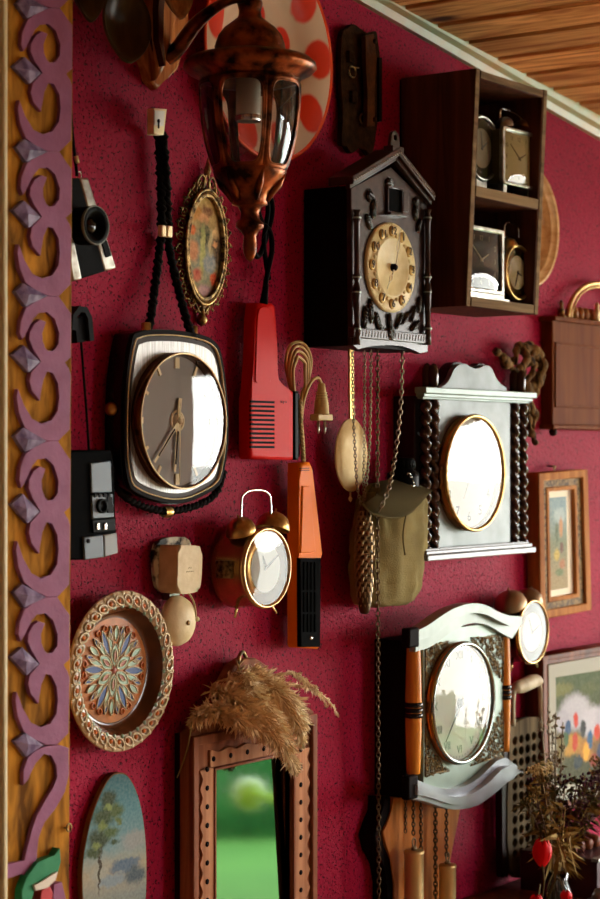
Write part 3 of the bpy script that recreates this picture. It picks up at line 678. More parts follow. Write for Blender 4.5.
for k in range(30):
    an = 2*pi*(k+.5)/30
    ex, ez = X+(rx*1.13+.0085)*cos(an), Z+(rz*1.09+.0085)*sin(an); r_ = .0062+.001*(k % 2)
    b.tube([(ex+r_*cos(t_), .007+.002*sin(3*t_), ez+r_*sin(t_)) for t_ in [2*pi*j/12 for j in range(12)]], .0012, 5, closed=True)
    b.ball((X+(rx*1.13+.0175)*cos(an), .007, Z+(rz*1.09+.0165)*sin(an)), .0023, 6, 4)
    b.ball((ex, .007, ez), .002, 6, 4)
T.part('filigree', b, OLDBRASS)
b = B(); zt_ = Z+rz*1.1
for sx in (-1, 1):
    b.tube(smooth_path([(X+sx*.022, .008, zt_-.012), (X+sx*.021, .008, zt_+.010), (X+sx*.012, .009, zt_+.022), (X+sx*.004, .009, zt_+.014), (X+sx*.008, .008, zt_+.002)], 5), .0019, 6)
    b.tube(smooth_path([(X+sx*.008, .008, zt_), (X+sx*.005, .009, zt_+.018), (X, .009, zt_+.026)], 5), .0017, 6)
b.lathe([(0, 0),(.0045,.004),(.006,.010),(.003,.018),(.0015,.026),(0,.03)], (X, .009, zt_+.02), 'z', 10)
T.part('crown', b, OLDBRASS)
b = B(); zb_ = Z-rz*1.1
b.lathe([(0, -.034),(.006,-.030),(.0085,-.024),(.005,-.017),(.003,-.008),(.006,0)], (X, .008, zb_), 'z', 12)
for sx in (-1, 1): b.tube(smooth_path([(X+sx*.02, .007, zb_+.008), (X+sx*.013, .008, zb_-.006), (X+sx*.004, .008, zb_-.014), (X, .008, zb_-.008)], 5), .0018, 6)
T.part('pendant', b, OLDBRASS)

# ================================================================== big silver faced wall clock on a leather cord
pb, pfz = .004, .036
c0 = q(175, 512, 0)
T = Thing('wall_clock', 'large square silver faced wall clock with gilt ring hanging on a black braided cord', 'clock', (c0[0], 0, c0[1]))
OUT = [(131,338),(137,332),(150,329.5),(177,330),(200,334),(213,340),(220,351),(225,380),(228,418),(227,450),(222,478),(216,488),(203,496),(186,503),(168,504),(148,499),(133,492),(127,483),(123.5,460),(123,418),(125,375)]
oc = Q(OUT, pfz); ctr = (sum(a for a, c in oc)/len(oc), sum(c for a, c in oc)/len(oc))
def inset(k, pts=oc): return [(ctr[0]+(a-ctr[0])*k, ctr[1]+(c-ctr[1])*k) for a, c in pts]
b = B(); b.prism(sm2(inset(1.0), 4), pb, pfz-.004, bev=.004); T.part('case', b, mat('black lacquer case', '#0f0b09', .2, coat=.5))
def band(b, k0_, k1_, p0_, p1_): b.plate([sm2(inset(k0_), 4), sm2(inset(k1_), 4)], p0_, p1_, .0008)
b = B(); band(b, .995, .945, pfz-.006, pfz+.002); T.part('outer_bezel', b, mat('brown black bezel', '#120b08', .6))
b = B(); band(b, .945, .932, pfz-.006, pfz+.003); T.part('gilt_line', b, BRIGHTGOLD)
b = B(); band(b, .932, .86, pfz-.008, pfz+.0); T.part('inner_bezel', b, mat('dark bronze bezel', '#2a201a', .5, .2))
DX, DZ = q(181.5, 421, pfz+.012); DR = 68.5*S(181, pfz+.012)
brushed = bpy.data.materials.new('brushed silver plate'); N = NT(brushed)
t = N.n('ShaderNodeTexCoord'); mp = N.n('ShaderNodeMapping'); mp.inputs['Scale'].default_value = (1, 1, .02); no = N.n('ShaderNodeTexNoise'); no.inputs['Scale'].default_value = 900
rr = N.n('ShaderNodeMapRange'); rr.inputs[3].default_value = .25; rr.inputs[4].default_value = .5; cr = N.n('ShaderNodeValToRGB'); cr.color_ramp.elements[0].color = c4('#6c6a68'); cr.color_ramp.elements[1].color = c4('#b4b2ae')
cr.color_ramp.elements[0].position = .3; cr.color_ramp.elements[1].position = .7
N.l(t.outputs['Object'], mp.inputs[0]); N.l(mp.outputs[0], no.inputs['Vector']); N.l(no.outputs['Fac'], rr.inputs[0]); N.l(rr.outputs[0], N.b.inputs['Roughness']); N.l(no.outputs['Fac'], cr.inputs[0]); N.l(cr.outputs[0], N.b.inputs['Base Color']); N.b.inputs['Metallic'].default_value = .6
b = B(); b.prism(sm2(inset(.87), 4), pfz-.008, pfz+.001); T.part('face_plate', b, brushed)
b = B(); b.lathe([(DR*1.0, pfz-.004), (DR*1.0, pfz+.016), (DR*.985, pfz+.018), (DR*.965, pfz+.017), (DR*.955, pfz+.010), (DR*.95, pfz-.0)], (DX, 0, DZ), 'p', 96); T.part('dial_ring', b, mat('rosy bronze ring', '#5c3826', .2, 1))
b = B(); b.lathe([(DR*.985, pfz+.017), (DR*1.0, pfz+.0182), (DR*.985, pfz+.0195), (DR*.972, pfz+.018)], (DX, 0, DZ), 'p', 96); T.part('gilt_edge', b, BRIGHTGOLD)
b = B(); b.lathe([(DR*.955, pfz+.003), (0, pfz+.003)], (DX, 0, DZ), 'p', 72, smooth=False); T.part('dial', b, mat('brushed silver dial', '#a09e98', .45, .1, bump=(400, .05)))
b = B(); dp = pfz+.003
for h in range(12):
    an = pi/2-h*pi/6; l_ = .14 if h % 3 == 0 else .15; r0, r1 = DR*.93, DR*(.93-l_-.02)
    for off in ((0,) if h % 3 else (-.0022, .0022)):
        dx, dz = cos(an), sin(an); a_ = (DX+dx*r0-dz*off, DZ+dz*r0+dx*off); c_ = (DX+dx*r1-dz*off, DZ+dz*r1+dx*off); b.ribbon([a_, c_], .0022, dp, dp+.0022)
T.part('hour_markers', b, BRIGHTGOLD)
def hand(T, name, cx, cz, ex, ez, w0, w1, p, m, tail=.12, inlay=None, hollow=False):
    dx, dz = ex-cx, ez-cz; b = B(); b.ribbon([(cx-dx*tail, cz-dz*tail), (cx, cz), (cx+dx*.5, cz+dz*.5), (ex, ez)], [w0, w0, (w0+w1)/2, w1], p, p+.0008)
    o = T.part(name, b, m)
    if inlay:
        b = B(); b.ribbon([(cx+dx*.2, cz+dz*.2), (cx+dx*.85, cz+dz*.85)], w0*.45, p+.0007, p+.0012); T.part('inlay', b, inlay, o)
    return o
e1 = q(155, 462, dp+.006); hand(T, 'minute_hand', DX, DZ, e1[0], e1[1], .0028, .0018, dp+.005, BRIGHTGOLD, inlay=BLACK)
e1 = q(176, 472, dp+.006); hand(T, 'hour_hand', DX, DZ, e1[0], e1[1], .0035, .002, dp+.0035, BRIGHTGOLD, tail=.45, inlay=BLACK)
e1 = q(179, 482, dp+.006); hand(T, 'second_hand', DX, DZ, e1[0], e1[1], .0009, .0005, dp+.0065, BRIGHTGOLD, tail=.3)
b = B(); b.lathe([(.015, dp+.001), (.0145, dp+.0028), (.012, dp+.0028), (.0115, dp+.001)], (DX, 0, DZ), 'p', 32); b.lathe([(.009, dp), (.009, dp+.002), (.008, dp+.0025), (.008, dp+.004), (0, dp+.0045)], (DX, 0, DZ), 'p', 28); b.lathe([(.004, dp+.004), (.004, dp+.0085), (0, dp+.009)], (DX, 0, DZ), 'p', 16); T.part('hub', b, BRIGHTGOLD)
b = B(); b.lathe([(DR*.955, pfz+.0165), (DR*.7, pfz+.0170), (DR*.35, pfz+.0173), (0, pfz+.0174)], (DX, 0, DZ), 'p', 64); T.part('glass', b, GLASS)
# cord, bead, clips
b = B()
b.rope([P3(159, 132, .014), P3(161, 180, .013), P3(162, 234, .012)], .0078, .02, 2); b.rope([P3(162.5, 132, .018), P3(166, 180, .017), P3(168, 234, .014)], .0078, .02, 2)
b.rope(smooth_path([P3(161, 236, .012), P3(155, 285, .016), P3(147, 334, .026), P3(132, 345, .026)], 6), .0068, .02, 2)
b.rope(smooth_path([P3(167, 236, .012), P3(176, 280, .016), P3(190, 331, .034), P3(196, 337, .03)], 6), .0068, .02, 2)
b.rope(smooth_path([P3(134, 340, .022), P3(120, 350, .016), P3(114, 380, .014), P3(111.5, 420, .014), P3(112, 460, .014), P3(118, 488, .016), P3(135, 503, .02), P3(165, 511, .022), P3(195, 506, .022), P3(215, 494, .02), P3(224, 470, .012)], 8), .0058, .018, 2)
cd = T.part('cord', b, BLACKCORD)
b = B(); b.ball(P3(111.5, 409, .016), .0095, 14, 10); T.part('bead', b, GOLD, cd)
b = B(); b.lathe([(.0075,-.007),(.0085,0),(.0075,.007)], P3(166.5, 512, .022), 'x', 14); T.part('bead', b, GOLD, cd)
for px in ((146, 329), (193, 332)):
    b = B(); b.lathe([(.0062,-.009),(.0068,.008),(.004,.009)], P3(px[0], px[1], .028), 'z', 12); T.part('ferrule', b, GOLD, cd)
b = B(); X, Z = q(162.5, 230, .016); b.box(X-.0105, X-.001, .016, .024, Z-.010, Z+.006, bev=.002); b.box(X+.0005, X+.0115, .016, .025, Z-.010, Z+.006, bev=.002); T.part('clasp', b, BRIGHTGOLD, cd)
b = B(); b.prism(Q([(154,108),(167,109),(164,135),(154,134)], .030), .018, .030, bev=.0012); hc = T.part('hanger', b, BRIGHTGOLD)
b = B(); b.prism(Q([(155,110),(165.5,111),(164,126),(155,125)], .032), .029, .0315, bev=.0005); T.part('hanger_front', b, mat('white metal clip', '#e8e4dc', .3, .2), hc)
b = B(); X, Z = q(158.7, 121, .032); b.lathe([(.0028,.030),(.0028,.0325),(0,.0325)], (X, 0, Z), 'p', 14); b.box(X-.0012, X+.0012, .0312, .0325, Z-.010, Z, ); T.part('keyhole', b, BLACK, hc)
# ================================================================== alarm clocks
def alarm(name, label, cx, cy, ry, pf, depth, bodym, bezelm, facem, bells, handle=None, feet=True, hands=((-.2,.45),(.5,.2)), nums=True, group=None, numm=None, ex=1.0, rest=None, bodyk=1.0, lean=0):
    """round twin bell alarm clock; pf = front plane; ry = bezel radius in photo pixels; bells = [(px, py, r_px, p)]"""
    X, Z = q(cx, cy, pf); r = ry*S(cx, pf); zb = Z-r*1.12
    T = Thing(name, label, 'clock', (X, pf-depth if rest is None else rest, zb), group)
    b = B(); b.lathe([(0, pf-depth), (r*.90*bodyk, pf-depth), (r*.97*bodyk, pf-depth+.003), (r*.99*bodyk, pf-depth+.006), (r*.95*bodyk, pf-depth*.75), (r*.93*bodyk, pf-depth*.4), (r*.94, pf-.008), (r*.94, pf-.004), (r*.6, pf-.004)], (X, 0, Z), 'p', 56, ex=ex)
    T.part('body', b, bodym)
    b = B(); b.lathe([(r*.93, pf-.009), (r*1.0, pf-.008), (r*1.01, pf-.004), (r*.98, pf), (r*.94, pf+.001), (r*.90, pf-.002), (r*.89, pf-.004)], (X, 0, Z), 'p', 64, ex=ex)
    b.lathe([(r*.97, pf-depth*.82), (r*1.0, pf-depth*.8), (r*.97, pf-depth*.78)], (X, 0, Z), 'p', 56, ex=ex); T.part('bezel', b, bezelm)
    b = B(); b.lathe([(r*.91, pf-.0045), (0, pf-.0045)], (X, 0, Z), 'p', 48, smooth=False, ex=ex); dl = T.part('dial', b, facem)
    if nums:
        b = B()
        for h in range(1, 13): an = pi/2-h*pi/6; b.text(str(h), X+r*.72*cos(an)*ex, Z+r*.72*sin(an), pf-.0042, r*.24, .0001)
        T.part('numerals', b, numm or GREYINK, dl)
    for k, (hx, hz) in enumerate(hands):
        hand(T, ['hour_hand', 'minute_hand', 'alarm_hand'][k], X, Z, X+r*hx, Z+r*hz, r*.03, r*.012, pf-.0038+.0006*k, numm or GREYINK)
    b = B(); b.lathe([(r*.9, pf-.002), (r*.6, pf-.0015), (r*.3, pf-.001), (0, pf-.0008)], (X, 0, Z), 'p', 48, ex=ex); T.part('glass', b, GLASS)
    for (bx, by, br, bp, m, tx) in bells:
        x_, z_ = q(bx, by, bp); br_ = br*S(bx, bp); b = B(); ax = Vector((tx, 0, 1))
        b.lathe([(br_, -br_*.5), (br_*1.02, -br_*.42), (br_*.97, -br_*.15), (br_*.82, br_*.2), (br_*.5, br_*.45), (br_*.2, br_*.55), (.0015, br_*.56), (.0015, br_*.75), (0, br_*.77)], (x_, bp, z_), tuple(ax), 32)
        b.tube([(x_, bp, z_-br_*.2), (X+(x_-X)*.75, bp, Z+(z_-Z)*.72)], .0022, 8)
        T.part('bell', b, m)
    if handle:
        h0, h1, ht, hp, hm = handle; b = B(); x0, z0 = q(*h0, hp); x1, z1 = q(*h1, hp); z2 = q(h0[0], ht, hp)[1]
        b.tube(smooth_path([(x0, hp, z0), (x0+.001, hp, z0*.5+z2*.5), (x0+(x1-x0)*.06, hp, z2-(z2-z0)*.18), (x0+(x1-x0)*.28, hp, z2), (x0+(x1-x0)*.72, hp, z2), (x0+(x1-x0)*.94, hp, z2-(z2-z0)*.18), (x1-.001, hp, z1*.5+z2*.5), (x1, hp, z1)], 6), .0018, 8); T.part('handle', b, hm)
    if feet:
        for sx in (-1, 1):
            b = B(); b.tube([(X+sx*r*.58*ex, pf-depth*.45, Z-r*.78), (X+sx*r*.85*ex, pf-depth*.35, zb-r*.05)], [.0028, .0016], 8); T.part('foot', b, bezelm)
    return T, X, Z, r
ivory_face = mat('ivory dial', '#dfe8e2', .4)  # one even pale dial colour
T, X, Z, r = alarm('alarm_clock', 'brass twin bell alarm clock mounted on the wall left of the orange hair tool', 268, 568, 41, .070, .062, mat('old brass drum', '#8a6436', .25, .8, var=(40, '#b8945a', .2)), mat('bezel brass', '#c0a070', .25, .8), ivory_face,
    [(240, 526, 15.5, .045, GOLD, -.35), (274, 521, 17, .045, GOLD, .3)], handle=((241, 518), (271, 515), 491, .05, STEEL), hands=((-.12, .3), (.5, .3)), rest=0, bodyk=1.03)
b = B(); b.box(X-.012, X+.012, 0, .012, Z-.01, Z+.01); T.part('wall_peg', b, OLDBRASS)
b = B(); b.box(X-r*1.0, X-r*.9, .02, .05, Z-.013, Z+.012, bev=.001); T.part('side_plate', b, OLDBRASS)

# ================================================================== old doorbell
X0, Z0 = q(178, 648, 0)
T = Thing('doorbell', 'old cream electric doorbell with box cover and round gong above the ceramic plate', 'doorbell', (X0, 0, Z0))
oldcream = mat('chipped cream enamel', '#e2d0a6', .45, var=(60, '#cdb88c', .2), bump=(150, .2)); 
b = B(); b.prism(sm2(Q([(154,560),(156,545),(163,539),(178,537),(190,540),(193,560),(192,584),(180,592),(162,592),(156,582)], .01), 4), .004, .010, bev=.003)
T.part('back_plate', b, mat('scuffed enamel plate', '#d2cdb6', .45, var=(45, '#2a2622', .05)))
b = B(); b.prism(sm2(Q([(179,548),(183,545.5),(198,546),(202,550),(202,572),(200,588),(196,592),(183,594),(178,590),(178,570)], .044), 4), .010, .044, bev=.005)
cv = T.part('cover', b, oldcream)
b = B(); X, Z = q(190, 569, .044); b.text('~', X, Z+.002, .0441, .012, .0004); b.tube([(X-.008+.016*k/8, .0442, Z-.004+.0015*(k % 2)) for k in range(9)], .0004, 4); T.part('embossed_mark', b, mat('enamel relief', '#a8946c', .5), cv)
gx, gz = q(180.5, 621, .03); gr = 25.5*S(180, .03)
b = B(); b.lathe([(gr*.9, .020), (gr, .022), (gr*.99, .025), (gr*.9, .032), (gr*.65, .038), (gr*.3, .041), (0, .042)], (gx, 0, gz), 'p', 48); b.lathe([(.006, 0), (.006, .03)], (gx, 0, gz), 'p', 12); gg = T.part('gong', b, oldcream)
b = B(); x_, z_ = q(184, 624, .042); b.lathe([(.0035, .038), (.0035, .0435), (0, .044)], (gx+.002, 0, gz-.002), 'p', 14); T.part('screw', b, OLDBRASS, gg)
b = B(); b.tube(smooth_path([P3(188, 592, .03), P3(193, 600, .034), P3(195.5, 610, .036), P3(196, 617, .036)], 5), .0013, 6); b.ball(P3(197, 619, .036), .0035, 10, 8); T.part('clapper', b, oldcream)
b = B(); b.tube(smooth_path([P3(166, 588, .02), P3(172, 594, .022), P3(180, 592, .02), P3(184, 596, .02)], 5), .0008, 5); b.box(q(168,0,.015)[0], q(178,0,.015)[0], .006, .018, q(172,600,.015)[1], q(172,588,.015)[1]); T.part('bracket', b, mat('grey tin', '#7d8376', .4, .7))

# ================================================================== red hair dryer
redp = mat('red plastic shell', '#c4100a', .6, spec=.05, coat=.1)
X0, Z0 = q(268, 460, 0); ph = .036
T = Thing('hair_dryer', 'red plastic hand hair dryer with slotted vent hanging right of the big wall clock', 'hair dryer', (X0, 0, Z0))
b = B()
b.prism(Q([(257,303),(273,303),(276,306),(277,340),(275.5,375),(277,383),(282,388),(290,390),(294,391),(294,460),(252,459),(250,456),(250,400),(252,386),(254,360),(255,320)], ph), .016, ph, bev=.006, seg=3)
T.part('shell', b, redp)
b = B(); b.prism(sm2(Q([(259,309),(271,309),(272.5,330),(271,378),(269,382),(257,382),(256,378),(257,340)], ph+.002), 3), ph-.004, ph+.002, bev=.002); T.part('grip', b, redp)
b = B()
for k in range(11):
    y = 401.5+k*4.55; x0, z0 = q(250, y, ph); x1, z1 = q(274, y, ph); b.box(x0, x1, ph-.001, ph+.0012, z0-.0012*1.4, z0+.0012*1.4)
T.part('vent_slot_shade', b, mat('painted vent shade', '#180406', .6))  # raised dark bars painted as the shade inside the vent slots
b = B()
for k, ch in enumerate('mpa'): X, Z = q(281.5+k*2.3, 401.5, ph+.0005); b.text(ch, X, Z, ph+.0005, .0065, .0002)
T.part('maker_mark', b, mat('dark print', '#3a0a0c', .5))
b = B(); b.prism(Q([(294,391),(298.5,391),(298.5,460),(294,460)], ph), .016, ph+.001, bev=.003); b.prism(Q([(299.5,394),(301,394),(301,457),(299.5,457)], ph-.004), .018, ph-.006, bev=.001); T.part('nozzle_ring', b, BLACK)
b = B(); b.tube(smooth_path([P3(264, 305, .03), P3(265, 288, .03), P3(268, 270, .028), P3(272, 250, .024), P3(270, 232, .02), P3(262, 222, .018), P3(257, 205, .016), P3(262, 193, .015), P3(270, 197, .015), P3(272, 215, .016), P3(262, 250, .018), P3(256, 256, .02), P3(253, 240, .022), P3(257, 210, .024), P3(264, 195, .024), P3(268, 210, .022), P3(264, 240, .02), P3(266, 262, .02), P3(269, 280, .024)], 8), .004, 8)
b.tube(smooth_path([P3(255, 222, .03), P3(262, 223, .032), P3(268, 226, .03), P3(262, 240, .03)], 5), .0007, 5)
cd = T.part('cord', b, mat('black rubber cord', '#0d0c0d', .4))
b = B(); b.tube([P3(263.5, 304, .031), P3(265, 292, .031), P3(266.5, 284, .03)], [.0065, .005, .0035], 10); T.part('cord_sleeve', b, BLACK, cd)

# ================================================================== orange hand hair tool
orp = mat('orange plastic shell', '#e87808', .6, spec=.08, coat=.12)
X0, Z0 = q(306, 646, 0); po = .038
T = Thing('heat_gun', 'orange slim electric hair tool with black grille and cream cord, below the red dryer', 'hair tool', (X0, 0, Z0))
b = B(); b.prism(Q([(300,463),(311,462),(312.5,470),(320,555),(321,560),(321.5,646),(319,649),(301,648),(299.5,645),(299,560),(299,552),(299.5,480)], po), .016, po, bev=.006, seg=3); sh = T.part('shell', b, orp)
b = B(); b.prism(Q([(303,486),(310,486),(316,552),(301,553)], po+.0025), po-.003, po+.0025, bev=.0015); T.part('grip_ridge', b, orp)
b = B(); b.prism(Q([(300.5,558),(321,558),(320.5,647),(301,647)], po+.003), po-.004, po+.003, bev=.0015); gr2 = T.part('grille_plate', b, mat('matt black grille', '#070708', .85))
b = B()
for r0, r1 in ((562, 590), (592, 612), (614, 632)):
    for k in range(4):
        x0, z0 = q(304+k*3.6, r1, po+.004); x1, z1 = q(305.6+k*3.6, r0, po+.004); b.box(x0, x1, po+.0025, po+.0045, z0, z1)
T.part('grille_bars', b, mat('charcoal grille', '#020202', .9), gr2)
b = B(); x0, z0 = q(300, 468, po); x1, _ = q(309, 468, po)
for k in range(2): b.box(x0, x1, po-.001, po+.0008, z0-.003*k-.001, z0-.003*k)
T.part('top_slot_shade', b, mat('painted slot shade', '#3a1404', .6))  # dark strips on the shell stand in for shaded slots
b = B(); X, Z = q(311, 638, po+.003); b.lathe([(.003, po+.002), (.0028, po+.005), (0, po+.005)], (X, 0, Z), 'p', 14); T.part('screw', b, STEEL, gr2)
cream = mat('cream rubber cord', '#b8965c', .4)
b = B()
b.tube(smooth_path([P3(304, 462, .03), P3(303, 440, .03), P3(301, 415, .03), P3(302, 395, .028), P3(308, 380, .022), P3(311, 362, .02), P3(307, 348, .02), P3(299, 342, .02), P3(290, 346, .02), P3(286, 360, .02), P3(288, 378, .02), P3(292, 392, .02)], 8), .0026, 8)
for dx, dy, pp in ((1.5, 3, .024), (3.5, 8, .027), (6, 14, .03)):
    b.tube(smooth_path([P3(291+dx*.6, 396, pp), P3(287+dx, 372, pp), P3(290+dx, 350+dy*.8, pp), P3(298, 343+dy, pp), P3(307-dx*.4, 350+dy*.9, pp), P3(311-dx, 368, pp), P3(308-dx*.5, 388, pp), P3(302, 404, pp), P3(299.5, 420, pp)], 8), .0026, 8)
b.tube(smooth_path([P3(301, 425, .03), P3(303, 405, .031), P3(307, 390, .033), P3(313, 380, .034), P3(318, 378, .034), P3(321, 383, .034), P3(322, 390, .034)], 8), .0024, 8)
cd = T.part('cord', b, cream)
b = B(); b.rope([P3(300, 400, .036), P3(301, 430, .035), P3(303.5, 461, .033)], .004, .012, 2); T.part('cord_tail', b, mat('cloth covered cord', '#a88f62', .7), cd)
X, Z = q(321.5, 420, .034); b = B(); k_ = S(321, .034)
b.lathe([(0, 38*k_), (3.5*k_, 36*k_), (4.5*k_, 28*k_), (7*k_, 17*k_), (7.5*k_, 7*k_), (8*k_, 5*k_), (0, 5*k_)], (X, .034, Z-0*k_), 'z', 20)
for j in range(6): b.lathe([((4.9+j*.35)*k_, (28-j*2.6)*k_), ((5.9+j*.35)*k_, (27.3-j*2.6)*k_), ((5.2+j*.35)*k_, (26.6-j*2.6)*k_)], (X, .034, Z), 'z', 20)
b.box(X-.0245*.8, X+.0245*.8, .034-.008, .034+.008, Z-.001, Z+.009, bev=.002)
pg = T.part('plug', b, CREAMPLASTIC, cd)
for sx in (-1, 1):
    b = B(); b.tube([(X+sx*.0085, .034, Z), (X+sx*.0085, .034, Z-.016), (X+sx*.0085, .034, Z-.021)], [.0021, .0021, .0008], 8)
    T.part('prong', b, NICKEL)

# ================================================================== glazed relief plate
pp = .030; X, Z = q(123, 671, pp); r = 80.5*S(123, pp)
T = Thing('ceramic_plate', 'round glazed ceramic plate with raised flower relief and braided rim', 'plate', (X, 0, Z-r))
glaze = mat('cream brown glaze', '#e6d6b4', .3, coat=.4, var=(25, '#a98762', .15)); brown = mat('dark brown glaze', '#3a1e10', .2, coat=1, var=(20, '#6a3c20', .2)); orange = mat('orange glaze', '#c0651c', .35)
blue = mat('blue glaze', '#1f3f80', .35); mint = mat('pale green glaze', '#9cc0a8', .35); buff = mat('buff glaze', '#d2c29c', .35); ground = mat('amber glaze ground', '#c8741c', .4, coat=.15, var=(60, '#a0601c', .2))
b = B(); b.lathe([(r*.985, pp-.004), (r, pp-.002), (r*.99, pp), (r*.92, pp+.001), (r*.80, pp-.002)], (X, 0, Z), 'p', 96); b.use(1); b.lathe([(r*.80, pp-.002), (r*.77, pp-.006), (r*.72, pp-.016), (r*.67, pp-.019), (r*.655, pp-.0185)], (X, 0, Z), 'p', 96)
b.use(2); b.lathe([(r*.655, pp-.0185), (r*.5, pp-.0175), (0, pp-.017)], (X, 0, Z), 'p', 64); b.use(1); b.lathe([(r*.985, pp-.004), (r*.75, pp-.014), (r*.6, pp-.026), (0, pp-.027)], (X, 0, Z), 'p', 64); T.part('dish', b, [glaze, brown, ground])
b = B()
for k in range(34):
    an = 2*pi*k/34; c_, s_ = cos(an), sin(an)
    def pol(rr, aa): return (X+rr*cos(aa), Z+rr*sin(aa))
    w_ = 2*pi/34
    loop = [pol(r*(.885+.062*cos(t_)), an+w_*.42*sin(t_)+w_*.2*cos(t_)) for t_ in [2*pi*j/12 for j in range(12)]]
    b.use(0).tube([(a, pp+.0022, c) for a, c in loop], .0016, 6, closed=True)
    x_, z_ = pol(r*.875, an); b.use(1).ball((x_, pp+.001, z_), (.0036, .0022, .0036), 8, 6)
    x_, z_ = pol(r*.965, an+w_*.5); b.use(0).ball((x_, pp, z_), (.0035, .002, .0035), 6, 5)
    x_, z_ = pol(r*.81, an+w_*.5); b.use(2).ball((x_, pp-.001, z_), (.003, .0018, .003), 6, 5)
T.part('rim_relief', b, [buff, orange, mint])
def petal(b, an, r0, r1, wd, mi_fill, mi_line, h=.0025):
    cx_, cz_ = X, Z; pts = []
    n_ = 10
    for j in range(n_+1): t_ = j/n_; pts.append((r0+(r1-r0)*t_, wd*sin(pi*t_)**.8))
    for j in range(n_-1, 0, -1): t_ = j/n_; pts.append((r0+(r1-r0)*t_, -wd*sin(pi*t_)**.8))
    P_ = [(cx_+a*cos(an)-c*sin(an), cz_+a*sin(an)+c*cos(an)) for a, c in pts]
    b.use(mi_fill); b.prism(P_, pp-.018, pp-.0172+h*.5)
    b.use(mi_line); b.tube([(a, pp-.0168+h*.5, c) for a, c in P_], .0009, 5, closed=True)
b = B()
for k in range(6):
    an = pi/2+k*pi/3-.1
    petal(b, an, r*.05, r*.33, r*.075, 0, 3); petal(b, an, r*.10, r*.26, r*.03, 2, 3, .004)
    petal(b, an+pi/6, r*.2, r*.56, r*.05, 1, 3); petal(b, an+pi/6-.25, r*.24, r*.5, r*.035, 0, 3); petal(b, an+pi/6+.25, r*.24, r*.5, r*.035, 0, 3)
    petal(b, an, r*.36, r*.56, r*.04, 0, 3); petal(b, an+.22, r*.38, r*.56, r*.028, 1, 3); petal(b, an-.22, r*.38, r*.56, r*.028, 1, 3)
    for s_ in (-1, 1):
        a2 = an+s_*.40; b.use(4).tube([(X+r*(.555+.035*cos(t_))*cos(a2+.07*sin(t_)), pp-.0165, Z+r*(.555+.035*cos(t_))*sin(a2+.07*sin(t_))) for t_ in [2*pi*j/10 for j in range(10)]], .0012, 5, closed=True)
b.use(2).ball((X, pp-.0165, Z), (.005, .003, .005), 10, 6)
T.part('flower_relief', b, [mint, blue, mat('pink brown glaze', '#a05a48', .35), buff, orange])

# ================================================================== oval painting of a tree on wood
pt = .012
OV = [(120,772.5),(128,776),(136,790),(142,812),(145.5,840),(146.5,870),(145.5,900),(141,930),(130,955),(113,965),(97,955),(86,930),(82.5,900),(82,870),(85,845),(92,815),(102,790),(111,776)]
ov = Q(OV, pt); ox = sum(a for a, c in ov)/len(ov); oz = min(c for a, c in ov); H_ = max(c for a, c in ov)-oz
T = Thing('oval_painting', 'oval painted panel of a leafy tree by water, under the ceramic plate', 'painting', (ox, 0, oz))
W_ = .05; h = lambda y: q(113, y, pt)[1]-oz; xx = lambda px, py=850: q(px, py, pt)[0]-ox
bl = [(xx(100), h(870), .018, .010, '#97988a', .4), (xx(135), h(845), .03, .012, '#8b8f8c', .4), (xx(125), h(868), .03, .01, '#53667a', .3), (xx(112), h(880), .03, .008, '#7c8a90', .4), (xx(135), h(880), .02, .012, '#44525c', .4),
      (xx(99), h(864), .0028, .034, '#3a2c1c', .3), (xx(101), h(838), .0022, .02, '#3a2c1c', .3)]
for (px, py, rx_, rz_, c) in ((98,835,.022,.012,'#2c3a1c'),(103,815,.022,.014,'#34441e'),(108,798,.016,.012,'#2c3a1c'),(116,812,.014,.010,'#475a28'),(92,848,.016,.008,'#34441e'),(111,832,.014,.007,'#475a28'),(102,824,.010,.006,'#6c7c38'),(96,842,.008,.004,'#6c7c38'),(109,806,.007,.005,'#7a8a44'),(118,822,.008,.004,'#5a6a30'),(114,842,.008,.004,'#34441e')):
    bl.append((xx(px), h(py), rx_, rz_, c, .5))
pm = painting('tree painting', [(0, '#43505a'), (H_*.35, '#7b827c'), (H_*.5, '#a2967c'), (H_*.62, '#6f8e92'), (H_*.8, '#4f8088'), (H_, '#2f6068')], bl, warp=.018, wscale=110, rough=.35, coat=.4, grain=(240, '#2a3a34', '#b8c0b0', .12))
b = B(); b.prism(sm2(ov, 5), .004, pt, bev=.0015); b.bm.faces.ensure_lookup_table()
big = [f for f in b.bm.faces if len(f.verts) > 20]
T.part('panel', b, wood('panel edge wood', '#5a3c22', '#8a6238'))
b = B(); b.prism([(ox+(a-ox)*.985, (oz+H_/2)+(c-oz-H_/2)*.985) for a, c in sm2(ov, 5)], pt-.001, pt+.0006); T.part('picture', b, pm)

# ================================================================== mirror in carved frame
pm_ = .031
fx0, fx1 = q(190, 0, pm_)[0], q(314, 0, pm_)[0]
zt_, zb_ = q(252, 726, pm_)[1], q(252, 1010, pm_)[1]
T = Thing('wall_mirror', 'tall mirror in a red brown frame carved with wavy strips and drilled dots', 'mirror', ((fx0+fx1)/2, 0, zb_))
ix0, ix1 = q(213.5, 0, pm_)[0], q(291, 0, pm_)[0]; izt = q(252, 762, pm_)[1]; izb = zb_+.075
ztl = q(190, 722, pm_)[1]; ztr = q(314, 722, pm_)[1]
zc = (ztl+ztr)/2
b = B()
top = [(fx0, zc), (fx0+.015, zc+.008), (q(222,0,pm_)[0], q(222,690,pm_)[1]), (q(234,0,pm_)[0], q(234,666,pm_)[1]), (q(245,0,pm_)[0], q(245,658.5,pm_)[1]), (q(256,0,pm_)[0], q(256,658,pm_)[1]), (q(268,0,pm_)[0], q(268,666,pm_)[1]), (q(283,0,pm_)[0], q(283,690,pm_)[1]), (fx1-.015, zc+.008), (fx1, zc)]
